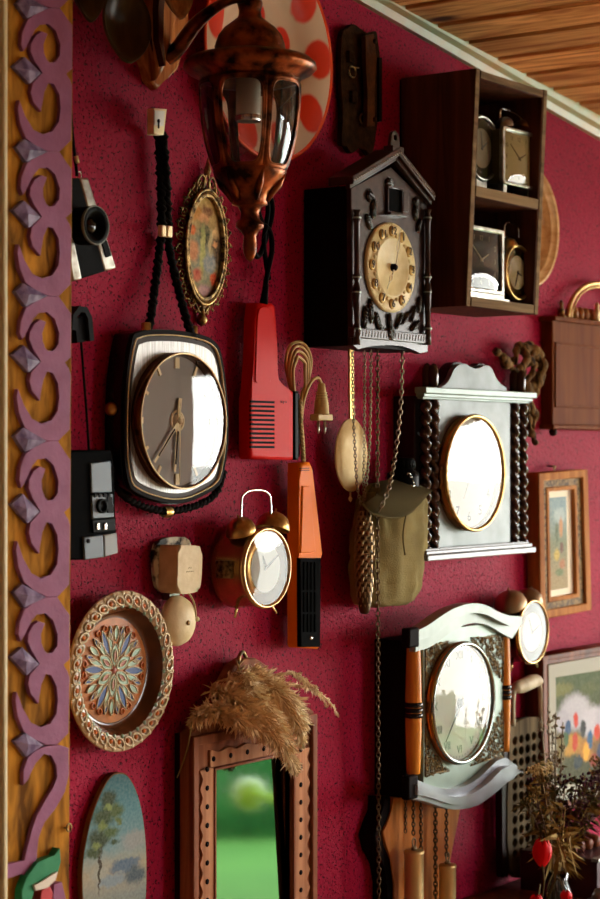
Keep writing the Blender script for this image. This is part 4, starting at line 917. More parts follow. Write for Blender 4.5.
b.plate([[(fx0, zb_), (fx1, zb_)]+top[::-1], [(ix0, izb), (ix1, izb), (ix1, izt), (ix0, izt)]], .012, pm_, .002)
fr = T.part('frame', b, wood('mirror frame wood', '#70402a', '#9a6244', rough=.45))
b = B(); b.box(fx0+.004, fx1-.004, .0, .014, zb_+.006, zc-.002); T.part('back_panel', b, DARKWOOD)
# raised outer bead, carved wavy strips with dots
b = B()
def wavy(x0, z0, x1, z1, wdt, sgn, n_, m_in):
    """strip from (x0,z0) to (x1,z1), one edge wavy"""
    L = sqrt((x1-x0)**2+(z1-z0)**2); ux, uz = (x1-x0)/L, (z1-z0)/L; nx, nz = -uz*sgn, ux*sgn
    A = []; Bq = []; K = n_*8
    for j in range(K+1):
        t_ = j/K; s_ = .5+.5*cos(2*pi*n_*t_); A.append((x0+ux*L*t_+nx*(wdt*(.78+.22*s_)), z0+uz*L*t_+nz*(wdt*(.78+.22*s_))))
        Bq.append((x0+ux*L*t_, z0+uz*L*t_))
    return A, Bq
mx0, mx1 = q(197, 0, pm_)[0], q(308, 0, pm_)[0]; mzt = q(252, 737, pm_)[1]
dots = []
for (x0, x1, sg) in ((ix0-.0045, ix0-.0045, 1), (ix1+.0045, ix1+.0045, -1)):
    n_ = 11; A, Bq = wavy(x0, izb-.0, x1, izt+.004, abs(mx0-ix0)*.82 if sg == 1 else abs(mx1-ix1)*.9, sg, n_, 0)
    b.prism(Bq+A[::-1], pm_-.002, pm_+.004, bev=.0008)
    for j in range(n_+1): z = izb+(izt+.004-izb)*(j+.0)/n_; dots.append((x0-sg*(abs(mx0-ix0)*.4), z))
n_ = 5; A, Bq = wavy(ix0-.012, izt+.006, ix1+.012, izt+.006, .024, 1, n_, 0); b.prism(Bq+A[::-1], pm_-.002, pm_+.004, bev=.0008)
for j in range(n_+1): dots.append((ix0-.005+(ix1-ix0+.010)*j/n_, izt+.017))
T.part('wavy_strips', b, wood('carved strip wood', '#8c5a3e', '#b8835e', rough=.5), fr)
dm = mat('painted hole shade', '#120806', .7)
for x, z in dots: b = B(); b.lathe([(.0038, pm_+.003), (.0038, pm_+.0047), (0, pm_+.0047)], (x, 0, z), 'p', 12); T.part('hole_shade', b, dm, fr)  # dark discs on the strips stand in for the shade of holes
b = B(); w_ = .004
b.plate([[(ix0-w_, izb-w_), (ix1+w_, izb-w_), (ix1+w_, izt+w_), (ix0-w_, izt+w_)], [(ix0, izb), (ix1, izb), (ix1, izt), (ix0, izt)]], pm_-.012, pm_+.006, .001)
b.plate([[(fx0, zb_), (fx1, zb_), (fx1, zc-.004), (fx0, zc-.004)], [(mx0-.004, zb_+.02), (mx1+.004, zb_+.02), (mx1+.004, mzt+.004), (mx0-.004, mzt+.004)]], pm_-.003, pm_+.007, .0015)
T.part('raised_bead', b, wood('bead wood', '#6b3a26', '#94593c', rough=.4, coat=.3), fr)
b = B(); xa2, xb3, za2, zb3 = ix0-.003, ix1+.003, izb-.003, izt+.003
b.hexa([(xa2, pm_-.010, za2), (xb3, pm_-.010, za2), (xb3, pm_-.006, za2), (xa2, pm_-.006, za2), (xa2, pm_-.020, zb3), (xb3, pm_-.020, zb3), (xb3, pm_-.016, zb3), (xa2, pm_-.016, zb3)])
T.part('mirror_glass', b, mat('dusty silvered mirror', '#727a6a', .05, 1))
b = B(); b.tube(smooth_path([P3(238, 664, .03), P3(240, 655, .028), P3(243, 652, .02), P3(246, 658, .02)], 4), .003, 6); T.part('hook', b, OLDBRASS)

# ================================================================== dried reed plumes on top of the mirror
X0, Z0 = q(215, 720, .08)
T = Thing('dried_reed_bunch', 'feathery bunch of dried brown reed plumes lying over the mirror top', 'dried flowers', (X0, .06, Z0))
reed_d = mat('brown reed down', '#c49a6c', .9, var=(30, '#e0bc8c', .2)); reed_l = mat('pale reed down', '#e8cca0', .9, var=(30, '#f8eccc', .2)); stemm = mat('straw stem', '#a08450', .6)
def plume(path, fluff, length, m, dens=520, spread=1.0, p_=T, droop=.5):
    pts = smooth_path(path, 10); L = len(pts)
    b = B(); b.tube(pts, .0009, 5)
    for i in range(dens):
        t_ = R.random(); k = min(int(t_*(L-1)), L-2); c = pts[k].lerp(pts[k+1], t_*(L-1)-k); T_ = (pts[k+1]-pts[k]).normalized()
        env = sin(pi*min(1, .12+t_*.86))**.6
        d = (T_*.9+Vector((R.gauss(0, 1), R.gauss(0, .8), R.gauss(0, 1)))*.75*spread).normalized()
        l = length*env*R.uniform(.4, 1.1); e1 = c+d*l*.5+Vector((0, 0, -droop*l*.12)); e2 = c+d*l+Vector((R.uniform(-.1, .1)*l, 0, -droop*l*.45))
        n_ = d.cross(Vector((R.random()-.5, R.random()-.5, R.random()-.5))).normalized()*(.0006+.0008*R.random())
        v = [b.bm.verts.new(a) for a in (c-n_*.5, c+n_*.5, e1+n_, e1-n_, e2)]
        b.bm.faces.new((v[0], v[1], v[2], v[3])); b.bm.faces.new((v[3], v[2], v[4]))
        if R.random() < .55:                                 # little husk at the tip
            s = Vector((0, 0, 1))*.0011; b.bm.faces.new([b.bm.verts.new(a) for a in (e1-n_*2.0, e2+s, e1+n_*2.0+s)])
    return T.part('plume', b, m)
pc = .06
plume([P3(282, 728, pc), P3(260, 712, pc+.01), P3(232, 706, pc+.01), P3(205, 712, pc), P3(192, 722, pc-.01)], 0, .029, reed_d, 1650)
plume([P3(246, 672, pc), P3(254, 690, pc+.012), P3(268, 715, pc+.02), P3(284, 745, pc+.02), P3(296, 772, pc+.015)], 0, .033, reed_l, 1950)
plume([P3(228, 680, pc-.01), P3(242, 688, pc), P3(262, 705, pc+.015), P3(280, 730, pc+.02), P3(288, 755, pc+.02)], 0, .033, reed_d, 1950)
plume([P3(210, 690, pc-.02), P3(228, 695, pc), P3(250, 708, pc+.02), P3(268, 728, pc+.03), P3(280, 745, pc+.03)], 0, .033, reed_d, 1800)
plume([P3(252, 668, pc-.01), P3(268, 680, pc), P3(285, 695, pc+.01), P3(298, 715, pc+.01), P3(302, 745, pc+.01)], 0, .031, reed_l, 1800)
plume([P3(240, 676, pc-.01), P3(262, 684, pc), P3(284, 704, pc+.01), P3(300, 730, pc+.01)], 0, .031, reed_d, 1650)
plume([P3(212, 716, pc), P3(232, 716, pc+.02), P3(252, 724, pc+.03), P3(270, 738, pc+.03)], 0, .026, reed_d, 1300)
plume([P3(262, 690, pc-.02), P3(288, 672, pc-.01), P3(305, 680, pc), P3(318, 692, pc), P3(327, 706, pc)], 0, .010, reed_l, 330, droop=1)
plume([P3(270, 680, pc-.02), P3(296, 684, pc-.02), P3(315, 690, pc-.02), P3(330, 702, pc-.02), P3(338, 716, pc-.02)], 0, .009, reed_l, 300, droop=1)
for a, c, d in (((232, 672), (222, 690), (204, 716)), ((246, 664), (228, 684), (212, 694)), ((244, 660), (238, 668), (230, 690)), ((285, 674), (298, 676), (312, 688))): b = B(); b.tube(smooth_path([P3(*a, pc-.03), P3(*c, pc-.02), P3(*d, pc)], 6), .0009, 5); T.part('stem', b, stemm)
b = B(); b.tube([P3(262, 700, .06), P3(240, 672, .055), P3(236, 660, .04)], .0015, 6)
T.part('stem', b, stemm)
b = B(); b.tube(smooth_path([P3(192, 722, .06), P3(188, 745, .03), P3(183, 762, .02), P3(177, 778, .02)], 6), [.0008+.0006*sin(i/18*pi) for i in range(19)], 5); T.part('straw_blade', b, mat('dry grass blade', '#8a7a48', .6))

# ================================================================== cuckoo clock
pk = prot(302, 350); kk = S(388, pk)
X0, Z0 = q(388, 350, 0)
T = Thing('cuckoo_clock', 'dark carved cuckoo clock with cream dial, gabled roof, pendulum and hanging chains', 'clock', (X0, 0, Z0))
cx0, cx1 = q(351, 0, pk)[0], q(428, 0, pk)[0]
zL, zA, zR = q(355, 186, pk)[1], q(394, 160, pk)[1], q(433, 200, pk)[1]
zB = q(351, 346, pk)[1]; xA = q(391, 0, pk)[0]; zbk = min(zL, zR)-.004
ebo = EBON
b = B(); b.box(cx0, cx1, .002, pk-.008, zB+.001, zbk+.004); T.part('case', b, mat('black brown case panel', '#100b0a', .5, bump=(60, .1)))
b = B()   # front board with scalloped lower edge
lowq = [(352,345),(358,350),(372,346),(388,345),(402,345),(414,350),(420,354),(426,352),(428,352)]
fb = Q(lowq, pk)+[(cx1-.002, zbk), (xA, zA-.012), (cx0, zbk)]
frontm = mat('glossy carved brown front', '#241410', .28, coat=.45, var=(70, '#3e2a24', .2))
leafm = mat('polished carved leaves', '#1c100c', .2, coat=1)
b.prism(fb, pk-.010, pk, bev=.0015); T.part('front_board', b, frontm)
b = B()
exL, exR = q(351, 0, pk+.012)[0], q(433, 0, pk+.012)[0]; zE = zbk+.002; zT = zA+.004; th = .013
for (xa_, xb_) in ((exL, xA), (exR, xA)):
    sg = 1
    b.hexa([(xa_, pk-.030, zE), (xb_, pk-.030, zT), (xb_, pk+.016, zT), (xa_, pk+.016, zE), (xa_, pk-.030, zE+th), (xb_, pk-.030, zT+th), (xb_, pk+.016, zT+th), (xa_, pk+.016, zE+th)], bev=.0015)
    b.hexa([(xa_, pk+.002, zE-.006), (xb_, pk+.002, zT-.007), (xb_, pk+.010, zT-.007), (xa_, pk+.010, zE-.006), (xa_, pk+.002, zE+.004), (xb_, pk+.002, zT+.002), (xb_, pk+.010, zT+.002), (xa_, pk+.010, zE+.004)], bev=.001)
rf = T.part('roof', b, frontm)
b = B(); n_ = 22
for (xa_, xb_) in ((exL, xA), (exR, xA)):
    for j in range(n_):
        t_ = (j+.5)/n_; b.ball((xa_+(xb_-xa_)*t_, pk+.0165, zE+(zT-zE)*t_+th*.45), (.0022, .0012, .0016), 6, 4)
T.part('roof_beading', b, mat('pale roof beads', '#a8a09a', .3, coat=.5), rf)  # beads in one even tone, paler than the roof
b = B(); fz = zT+th-.002; fpz = pk+.008
b.plate([sm2([(xA-.012, fz), (xA-.012, fz+.014), (xA-.009, fz+.024), (xA, fz+.029), (xA+.009, fz+.024), (xA+.012, fz+.014), (xA+.012, fz)], 4), circ(xA, fz+.018, .0045, 12)], fpz-.006, fpz, .001)
b.box(xA-.016, xA+.016, fpz-.012, fpz+.006, fz-.006, fz+.004, bev=.001); T.part('roof_finial', b, frontm)
gz0, gz1 = q(393, 212, pk)[1], q(393, 189, pk)[1]; gx0, gx1 = q(386.5, 0, pk)[0], q(400, 0, pk)[0]
b = B(); b.box(gx0, gx1, pk-.002, pk+.0012, gz0, gz1); T.part('bird_opening_shade', b, mat('opening shade', '#030303', .8))  # black sheet on the board stands in for the shaded opening
b = B(); b.plate([[(gx0-.003, gz0-.004), (gx1+.003, gz0-.004), (gx1+.003, gz1+.003), (gx0-.003, gz1+.003)], [(gx0, gz0), (gx1, gz0), (gx1, gz1), (gx0, gz1)]], pk-.002, pk+.005, .001)
b.box(gx0-.006, gx1+.006, pk, pk+.012, gz0-.007, gz0-.003, bev=.001); T.part('bird_door_frame', b, frontm)
b = B(); b.box(gx1+.002, gx1+.016, pk+.002, pk+.006, gz0+.003, gz1-.002, bev=.001); T.part('bird_door', b, frontm)
def leaf(cx, cy, lx, lz, ang, m=None, ribs=6, p=None):
    p = pk if p is None else p; X, Z = q(cx, cy, p); b = B()
    Mr = Matrix.Rotation(-ang, 4, 'Y'); f0 = 0
    b.ball((0, 0, 0), (lx, .005, lz), 14, 8)
    for j in range(ribs):
        z = -lz*.8+1.6*lz*(j+.5)/ribs; wv = lx*sqrt(max(0, 1-(z/lz)**2))
        for sx in (-1, 1): b.tube([(0, .0055, z-.001), (sx*wv*.95, .0025, z+.0035)], [.0011, .0005], 5)
    b.tube([(0, .0045, -lz), (0, .0055, 0), (0, .003, lz)], .0009, 5)
    b.rot(Matrix.Translation((X, p, Z)) @ Mr); return T.part('carved_leaf', b, m or leafm)
leaf(369, 196, .010, .008, 1.2); leaf(373, 209, .0085, .016, -.1); leaf(368, 222, .008, .014, .5)
leaf(389, 183, .013, .008, 0, ribs=4); leaf(415, 203, .010, .007, -.6); leaf(414.5, 213, .007, .013, 0); leaf(418, 226, .007, .012, -.4)
for (a, c, lx, lz, an) in ((364, 318, .007, .02, -.15), (370, 311, .007, .02, .1), (377, 322, .007, .018, .5), (381, 330, .006, .014, .9), (389, 323, .006, .016, .2), (398, 321, .006, .016, -.6), (405, 318, .006, .018, -.9), (412, 314, .0065, .016, -.5), (414, 326, .006, .015, -1.0), (418, 305, .006, .014, -.1)): leaf(a, c, lx, lz, an)
leaf(390, 334, .012, .010, 0, ribs=6, p=pk+.005)
b = B()   # lower moulding strip with notches
z0, z1 = q(390, 341, pk)[1], q(390, 331, pk)[1]
b.box(cx0-.002, q(429, 0, pk+.01)[0], pk-.004, pk+.007, z0, z1, bev=.0015); T.part('lower_moulding', b, frontm)
b = B()
for j in range(26): x = cx0+.004+(cx1-cx0-.004)*j/26; b.hexa([(x, pk+.006, z0+.003), (x+.0015, pk+.006, z0+.003), (x+.0015, pk+.0078, z0+.003), (x, pk+.0078, z0+.003), (x+.002, pk+.006, z1-.003), (x+.0035, pk+.006, z1-.003), (x+.0035, pk+.0078, z1-.003), (x+.002, pk+.0078, z1-.003)])
T.part('moulding_notches', b, mat('pale notch', '#9a918a', .4))
SILVR = mat('silvered ring', '#9fb0a8', .3, .5)
for px in (353.5, 424.5):
    x = q(px, 0, pk)[0]; za_, zb2 = q(px, 210, pk)[1], q(px, 345, pk)[1]; H2 = za_-zb2; b = B()
    b.lathe([(0, 0), (.0055, 0), (.0055, .018), (.004, .02), (.0065, .026), (.004, .034), (.006, H2*.38), (.0068, H2*.40), (.005, H2*.44), (.0035, H2*.47), (.0065, H2*.5), (.004, H2*.54), (.0045, H2*.9), (.0065, H2*.93), (.004, H2*.97), (.0065, H2), (0, H2)], (x, pk+.006, zb2), 'z', 16)
    cl_ = T.part('column', b, frontm)
    for f_ in (.12, .39, .5, .94): b = B(); b.lathe([(.0066, -.0012), (.0072, 0), (.0066, .0012)], (x, pk+.006, zb2+H2*f_), 'z', 16); T.part('ring', b, SILVR, cl_)
dX, dZ = q(391.3, 267.5, pk+.004); dr = 45*S(391, pk+.004)
b = B(); b.lathe([(0, pk+.006), (dr*.62, pk+.006), (dr*.66, pk+.0075), (dr*.69, pk+.005), (dr*.95, pk+.005), (dr, pk+.004), (dr*1.0, pk)], (dX, 0, dZ), 'p', 64)
dlm = mat('cream moulded dial', '#e4d4a2', .4, var=(60, '#cdb87e', .25)); dl = T.part('dial', b, dlm)
b = B()
for h in range(12):
    an = pi/2-h*pi/6; x, z = dX+dr*.81*cos(an), dZ+dr*.81*sin(an); b.use(0).ball((x, pk+.005, z), (dr*.125, .003, dr*.125), 14, 8)
    a2 = an+pi/12; b.use(1).ball((dX+dr*.72*cos(a2), pk+.005, dZ+dr*.72*sin(a2)), (dr*.05, .0025, dr*.05), 8, 6)
for j in range(60): a2 = 2*pi*j/60; b.use(1).ball((dX+dr*.955*cos(a2), pk+.005, dZ+dr*.955*sin(a2)), .0009, 5, 4)
T.part('cartouches', b, [mat('golden brown cartouche', '#a8843c', .35, .3), dlm], dl)
b = B()
for h in range(1, 13): an = pi/2-h*pi/6; b.text(str(h), dX+dr*.81*cos(an), dZ+dr*.81*sin(an), pk+.0088, dr*.25, .0004)
T.part('numerals', b, mat('numeral brown', '#2a1c10', .5), dl)
iv = mat('ivory fretted hand', '#e8e2c8', .4)
def fret(name, ang, L, p):
    b = B(); c_, s_ = cos(ang), sin(ang)
    def W2(a, o): return (dX+c_*a-s_*o, p, dZ+s_*a+c_*o)
    b.tube([W2(0, 0), W2(L*.35, 0)], .0011, 5); b.tube(smooth_path([W2(L*.35, 0), W2(L*.5, .0035), W2(L*.68, .001), W2(L*.68, -.001), W2(L*.5, -.0035), W2(L*.35, 0)], 5), .0007, 5); b.tube([W2(L*.68, 0), W2(L, 0)], [.001, .0004], 5)
    T.part(name, b, iv)
def angto(px, py): x, z = q(px, py, pk+.01); return atan2(z-dZ, x-dX), sqrt((x-dX)**2+(z-dZ)**2)
a_, L_ = angto(399, 228); fret('minute_hand', a_, L_, pk+.0125); a_, L_ = angto(386.5, 289); fret('hour_hand', a_, L_, pk+.011)
b = B(); b.lathe([(0, pk+.004)]+[(.006, pk+.006), (.0055, pk+.012), (.003, pk+.0145), (0, pk+.015)], (dX, 0, dZ), 'p', 16); T.part('hub', b, BLACK)
# pendulum, chains, weight
b = B(); b.prism(Q([(350,346),(353.5,346),(354,424),(350.5,424)], .028), .024, .028); pe = T.part('pendulum_rod', b, mat('pale brass rod', '#b8934e', .35, .8))
x, z = q(352.5, 455, .03); rr = 37*S(352, .03); b = B(); b.lathe([(0, .026), (rr*.97, .026), (rr, .0275), (rr*.97, .029), (rr*.5, .031), (0, .0315)], (x, 0, z), 'p', 48, ex=.78); b.tube([(x, .026, z-rr), (x, .026, z-rr-.010)], .0015, 6); b.lathe([(.0,-.016),(.003,-.013),(.0035,-.010),(.002,-.007)], (x, .026, z-rr), 'z', 10)
T.part('pendulum_disc', b, mat('cream gilt disc', '#e0cc98', .45, .1, var=(25, '#c4a468', .2)))
def chn(pts, m=DARKCHAIN, **kw): b = B(); b.chain(smooth_path([P3(*a) for a in pts], 6), **kw); T.part('chain', b, m)
chn([(352, 342, .05), (353, 400, .05), (355, 450, .05), (357.5, 488, .05), (362, 506, .05)], CHAINMETAL, wire=.0009)
chn([(364.5, 345, .03), (364.5, 400, .03), (364, 460, .035), (363, 505, .04)], CHAINMETAL)
chn([(371, 345, .05), (370.5, 400, .05), (369, 450, .05), (365, 496, .05), (363, 506, .05)], CHAINMETAL)
chn([(377.5, 345, .06), (377.5, 500, .07), (378, 620, .075), (378, 700, .055), (378.5, 800, .05), (379, 930, .05)], DARKCHAIN, link=.0115, wire=.0009, wd=.006)
chn([(402, 348, .06), (401, 400, .065), (396, 450, .07), (389, 488, .095), (382, 505, .095), (379, 512, .09)], CHAINMETAL, link=.0115, wire=.0009, wd=.006)
b = B(); pts = [P3(364.5, y, .055) for y in (504, 512, 530, 560, 585, 600, 611, 614)]; b.tube(smooth_path(pts, 4), [.0015+.0115*min(1, max(0, sin(pi*(i/28)**.9)))**.6 if 0 < i < 28 else .003 for i in range(29)], 16)
wt = T.part('cone_weight', b, mat('dark bronze cone', '#4a3826', .4, .7, bump=(150, .3)))
b = B()
for j in range(20):
    f = (j+1)/21; y = 509+f*98; rr = .0125*max(.05, sin(pi*((y-504)/110)**.9))**.6+.002; x_, z_ = q(364.5, y, .055)
    for k in range(9): an = 2*pi*(k+.5*(j % 2))/9; b.hexa([(x_+rr*cos(an-.3), .055+rr*sin(an-.3), z_+.005), (x_+rr*cos(an+.3), .055+rr*sin(an+.3), z_+.005), (x_+(rr+.002)*cos(an+.12), .055+(rr+.002)*sin(an+.12), z_+.002), (x_+(rr+.002)*cos(an-.12), .055+(rr+.002)*sin(an-.12), z_+.002)]+[(x_+(rr+.0022)*cos(an+d_), .055+(rr+.0022)*sin(an+d_), z_-.006+e_) for d_, e_ in ((-.05, 0), (.05, 0), (.05, -.001), (-.05, -.001))])
T.part('scales', b, mat('bronze scale tips', '#8c7350', .35, .8), wt)

# ================================================================== canvas water canteen
X0, Z0 = q(398, 607, 0)
T = Thing('canteen', 'olive canvas covered water canteen with black cap hanging under the cuckoo clock', 'canteen', (X0, 0, Z0))
canvas = mat('olive canvas', '#6b5f38', .85, var=(18, '#8a7c4c', .25), bump=(500, .6)); canvd = mat('olive webbing', '#5e5332', .85, bump=(600, .5))
X, Z = q(394, 545, .05); b = B()
prof_ = [(606, .52), (602, .80), (590, .93), (570, 1.0), (545, 1.0), (520, .96), (500, .88), (488, .74), (482, .5), (480, .2)]
rows = []; n_ = 72
hw = (q(426, 0, .05)[0]-q(364, 0, .05)[0])/2*.93; NR = 34
def lerp_prof(y):
    for (a, c), (d, e) in zip(prof_, prof_[1:]):
        if d <= y <= a: return c+(e-c)*(a-y)/(a-d)
    return .2
for j in range(NR+1):
    y = 606-(606-480)*j/NR; s_ = lerp_prof(y)
    zz = q(394, y, .05)[1]; row = []
    for i in range(n_):
        an = 2*pi*i/n_; ca, sa = cos(an), sin(an); e = .62
        x_ = X+hw*s_*abs(ca)**e*(1 if ca > 0 else -1)+(y-545)*-.00018; p_ = .042+.034*s_**.7*abs(sa)**.75*(1 if sa > 0 else -1)
        nz = noise.noise(Vector((x_*55, p_*20, zz*14)))*.006+noise.noise(Vector((x_*30+zz*40, 3, zz*60)))*.003
        row.append(b.bm.verts.new((x_+nz*.6, max(.001, p_+nz), zz+noise.noise(Vector((x_*25, 3, p_*40)))*.004)))
    rows.append(row)
for a_, c_ in zip(rows, rows[1:]):
    for i in range(n_): f = b.bm.faces.new((a_[i], a_[(i+1)%n_], c_[(i+1)%n_], c_[i])); f.smooth = True
b.bm.faces.new(rows[0]); b.bm.faces.new(rows[-1])
cb = T.part('cover', b, canvas)
b = B()   # flap lapped over the shoulder
flap = smooth_path([P3(362, 503, .078), P3(371, 512, .084), P3(386, 517, .086), P3(402, 516, .086), P3(414, 509, .084), P3(421, 497, .078)], 6)
topq = smooth_path([P3(366, 492, .05), P3(372, 484, .05), P3(384, 480, .05), P3(398, 480, .05), P3(410, 483, .05), P3(418, 490, .05)], 6)
prev = None
for j in range(9):
    t_ = j/8; row = [b.bm.verts.new(topq[i].lerp(flap[i], t_)+Vector((0, .022*sin(pi*t_)+.003, .006*sin(pi*t_)))) for i in range(len(flap))]
    if prev:
        for i in range(len(row)-1): f = b.bm.faces.new((prev[i], prev[i+1], row[i+1], row[i])); f.smooth = True
    prev = row
r_ = bmesh.ops.solidify(b.bm, geom=b.bm.faces[:], thickness=.0025)
b.tube(flap, .0022, 6); T.part('flap', b, canvd)
b = B(); X, Z = q(403, 473, .05); b.lathe([(.026, -.02), (.026, 0), (.026, .008), (.018, .012), (.018, .022), (0, .022)], (X, .05, Z-.008), 'z', 28); T.part('cap_collar', b, BLACK)
b = B(); b.lathe([(0, 0), (.019, 0), (.0195, .012), (.017, .016), (0, .017)], (X, .05, Z+.008), 'z', 28)
for j in range(20): an = 2*pi*j/20; b.tube([(X+.0195*cos(an), .05+.0195*sin(an), Z+.009), (X+.0195*cos(an), .05+.0195*sin(an), Z+.020)], .001, 4)
T.part('cap', b, BLACK)
b = B(); b.chain(smooth_path([P3(408, 474, .07), P3(412, 478, .072), P3(413, 486, .075), P3(409, 492, .08), P3(412, 500, .085)], 4), link=.007, wire=.001, wd=.005); T.part('cap_chain', b, STEEL)
b = B(); b.tube(smooth_path([P3(414, 488, .07), P3(422, 490, .06), P3(429, 497, .05), P3(432, 508, .045), P3(430, 520, .04), P3(424, 524, .04)], 6), .006, 8); b.ribbon(Q([(364,500),(360,530),(358,560),(360,590),(366,600)], .03), .008, .02, .034); T.part('strap', b, canvd)
for px, py in ((376, 588), (405, 555)):
    b = B(); b.tube(smooth_path([P3(px, py, .086), P3(px-2, py-20, .0875), P3(px+1, py-40, .088)], 5), .0014, 5); T.part('seam', b, canvd, cb)
# ================================================================== open box shelf
pT, pBt = prot(399, 475.5), prot(400, 466.5)
xw = q(399, 0, 0)[0]
zTl = q(475, 68, pT)[1]; zBl = q(467, 306, pBt)[1]
def fp(z): return pBt+(pT-pBt)*(z-zBl)/(zTl-zBl)          # front leans forward towards the top
xR = (q(546, 0, pT)[0]+q(538.5, 0, pBt)[0])/2
T = Thing('box_shelf', 'dark wooden two compartment box shelf holding four small clocks', 'shelf', (xw, 0, zBl))
boxw = wood('weathered dark box wood', '#3a2014', '#5c3422', rough=.4, coat=.15); boxe = wood('worn front edge wood', '#5e4a36', '#8c7556', 'x', rough=.6)
def panel(x0, x1, za_, zb2, p0=.004): 
    b = B(); b.hexa([(x0, p0, za_), (x1, p0, za_), (x1, fp(za_), za_), (x0, fp(za_), za_), (x0, p0, zb2), (x1, p0, zb2), (x1, fp(zb2), zb2), (x0, fp(zb2), zb2)], bev=.0012); return b
th = .016
T.part('side_panel', panel(xw, xw+th, zBl+.0, zTl), boxw); T.part('side_panel', panel(xR-th, xR, zBl, zTl), boxw)
def edge_strip(x0, x1, za_, zb2): b = B(); b.hexa([(x0, fp(za_)-.001, za_), (x1, fp(za_)-.001, za_), (x1, fp(za_)+.0012, za_), (x0, fp(za_)+.0012, za_), (x0, fp(zb2)-.001, zb2), (x1, fp(zb2)-.001, zb2), (x1, fp(zb2)+.0012, zb2), (x0, fp(zb2)+.0012, zb2)]); return b
zM = (q(476, 190, pT-.003)[1])
T.part('top_panel', panel(xw+th, xR-th, zTl-.014, zTl-.001), boxw)
T.part('bottom_panel', panel(xw+th, xR-th, zBl, zBl+.016), boxw)
T.part('middle_shelf', panel(xw+th, xR-th, zM-.009, zM+.009), boxw)
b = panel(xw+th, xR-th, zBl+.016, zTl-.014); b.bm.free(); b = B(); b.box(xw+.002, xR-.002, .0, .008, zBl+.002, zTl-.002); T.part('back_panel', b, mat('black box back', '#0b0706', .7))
for nm, a in (('front_edge', (xw+.001, xw+th-.004, zBl, zTl)), ('front_edge', (xR-th+.004, xR-.001, zBl, zTl)), ('front_edge', (xw+th, xR-th, zTl-.013, zTl-.002)), ('front_edge', (xw+th, xR-th, zBl+.001, zBl+.015)), ('front_edge', (xw+th, xR-th, zM-.008, zM+.008))):
    T.part(nm, edge_strip(*a), boxe, label='lighter worn front edge')
GS = 'small alarm clocks in the box shelf'
fl1, fl2 = zM+.009, zBl+.016
zface = lambda px, p: q(px, 147, p)[1]
silver_dial = mat('silvery dial', '#b9b39c', .35, .3, var=(30, '#8d8468', .2)); cream_dial = mat('aged ivory dial', '#cfc6a4', .4, var=(40, '#a99a6c', .2)); greyd = mat('slate grey dial', '#3a3c3c', .3, .4)
# round clock, upper left
pf = fp(fl1)-.030
T, X, Z, r = alarm('alarm_clock', 'round chrome rimmed clock without bells, at the left of the upper compartment', 484, 148, 33, pf, .035, mat('olive lacquer', '#3a3a22', .4), NICKEL, silver_dial, [], group=GS, feet=False, rest=pf-.03, hands=((.3, .2), (-.1, .5)))
b = B(); b.box(X-.018, X+.018, pf-.03, pf-.004, fl1, Z-r*.9, bev=.002); T.part('base', b, NICKEL)
T.o['label'] = 'round chrome rimmed clock without bells at the left of the upper shelf compartment'
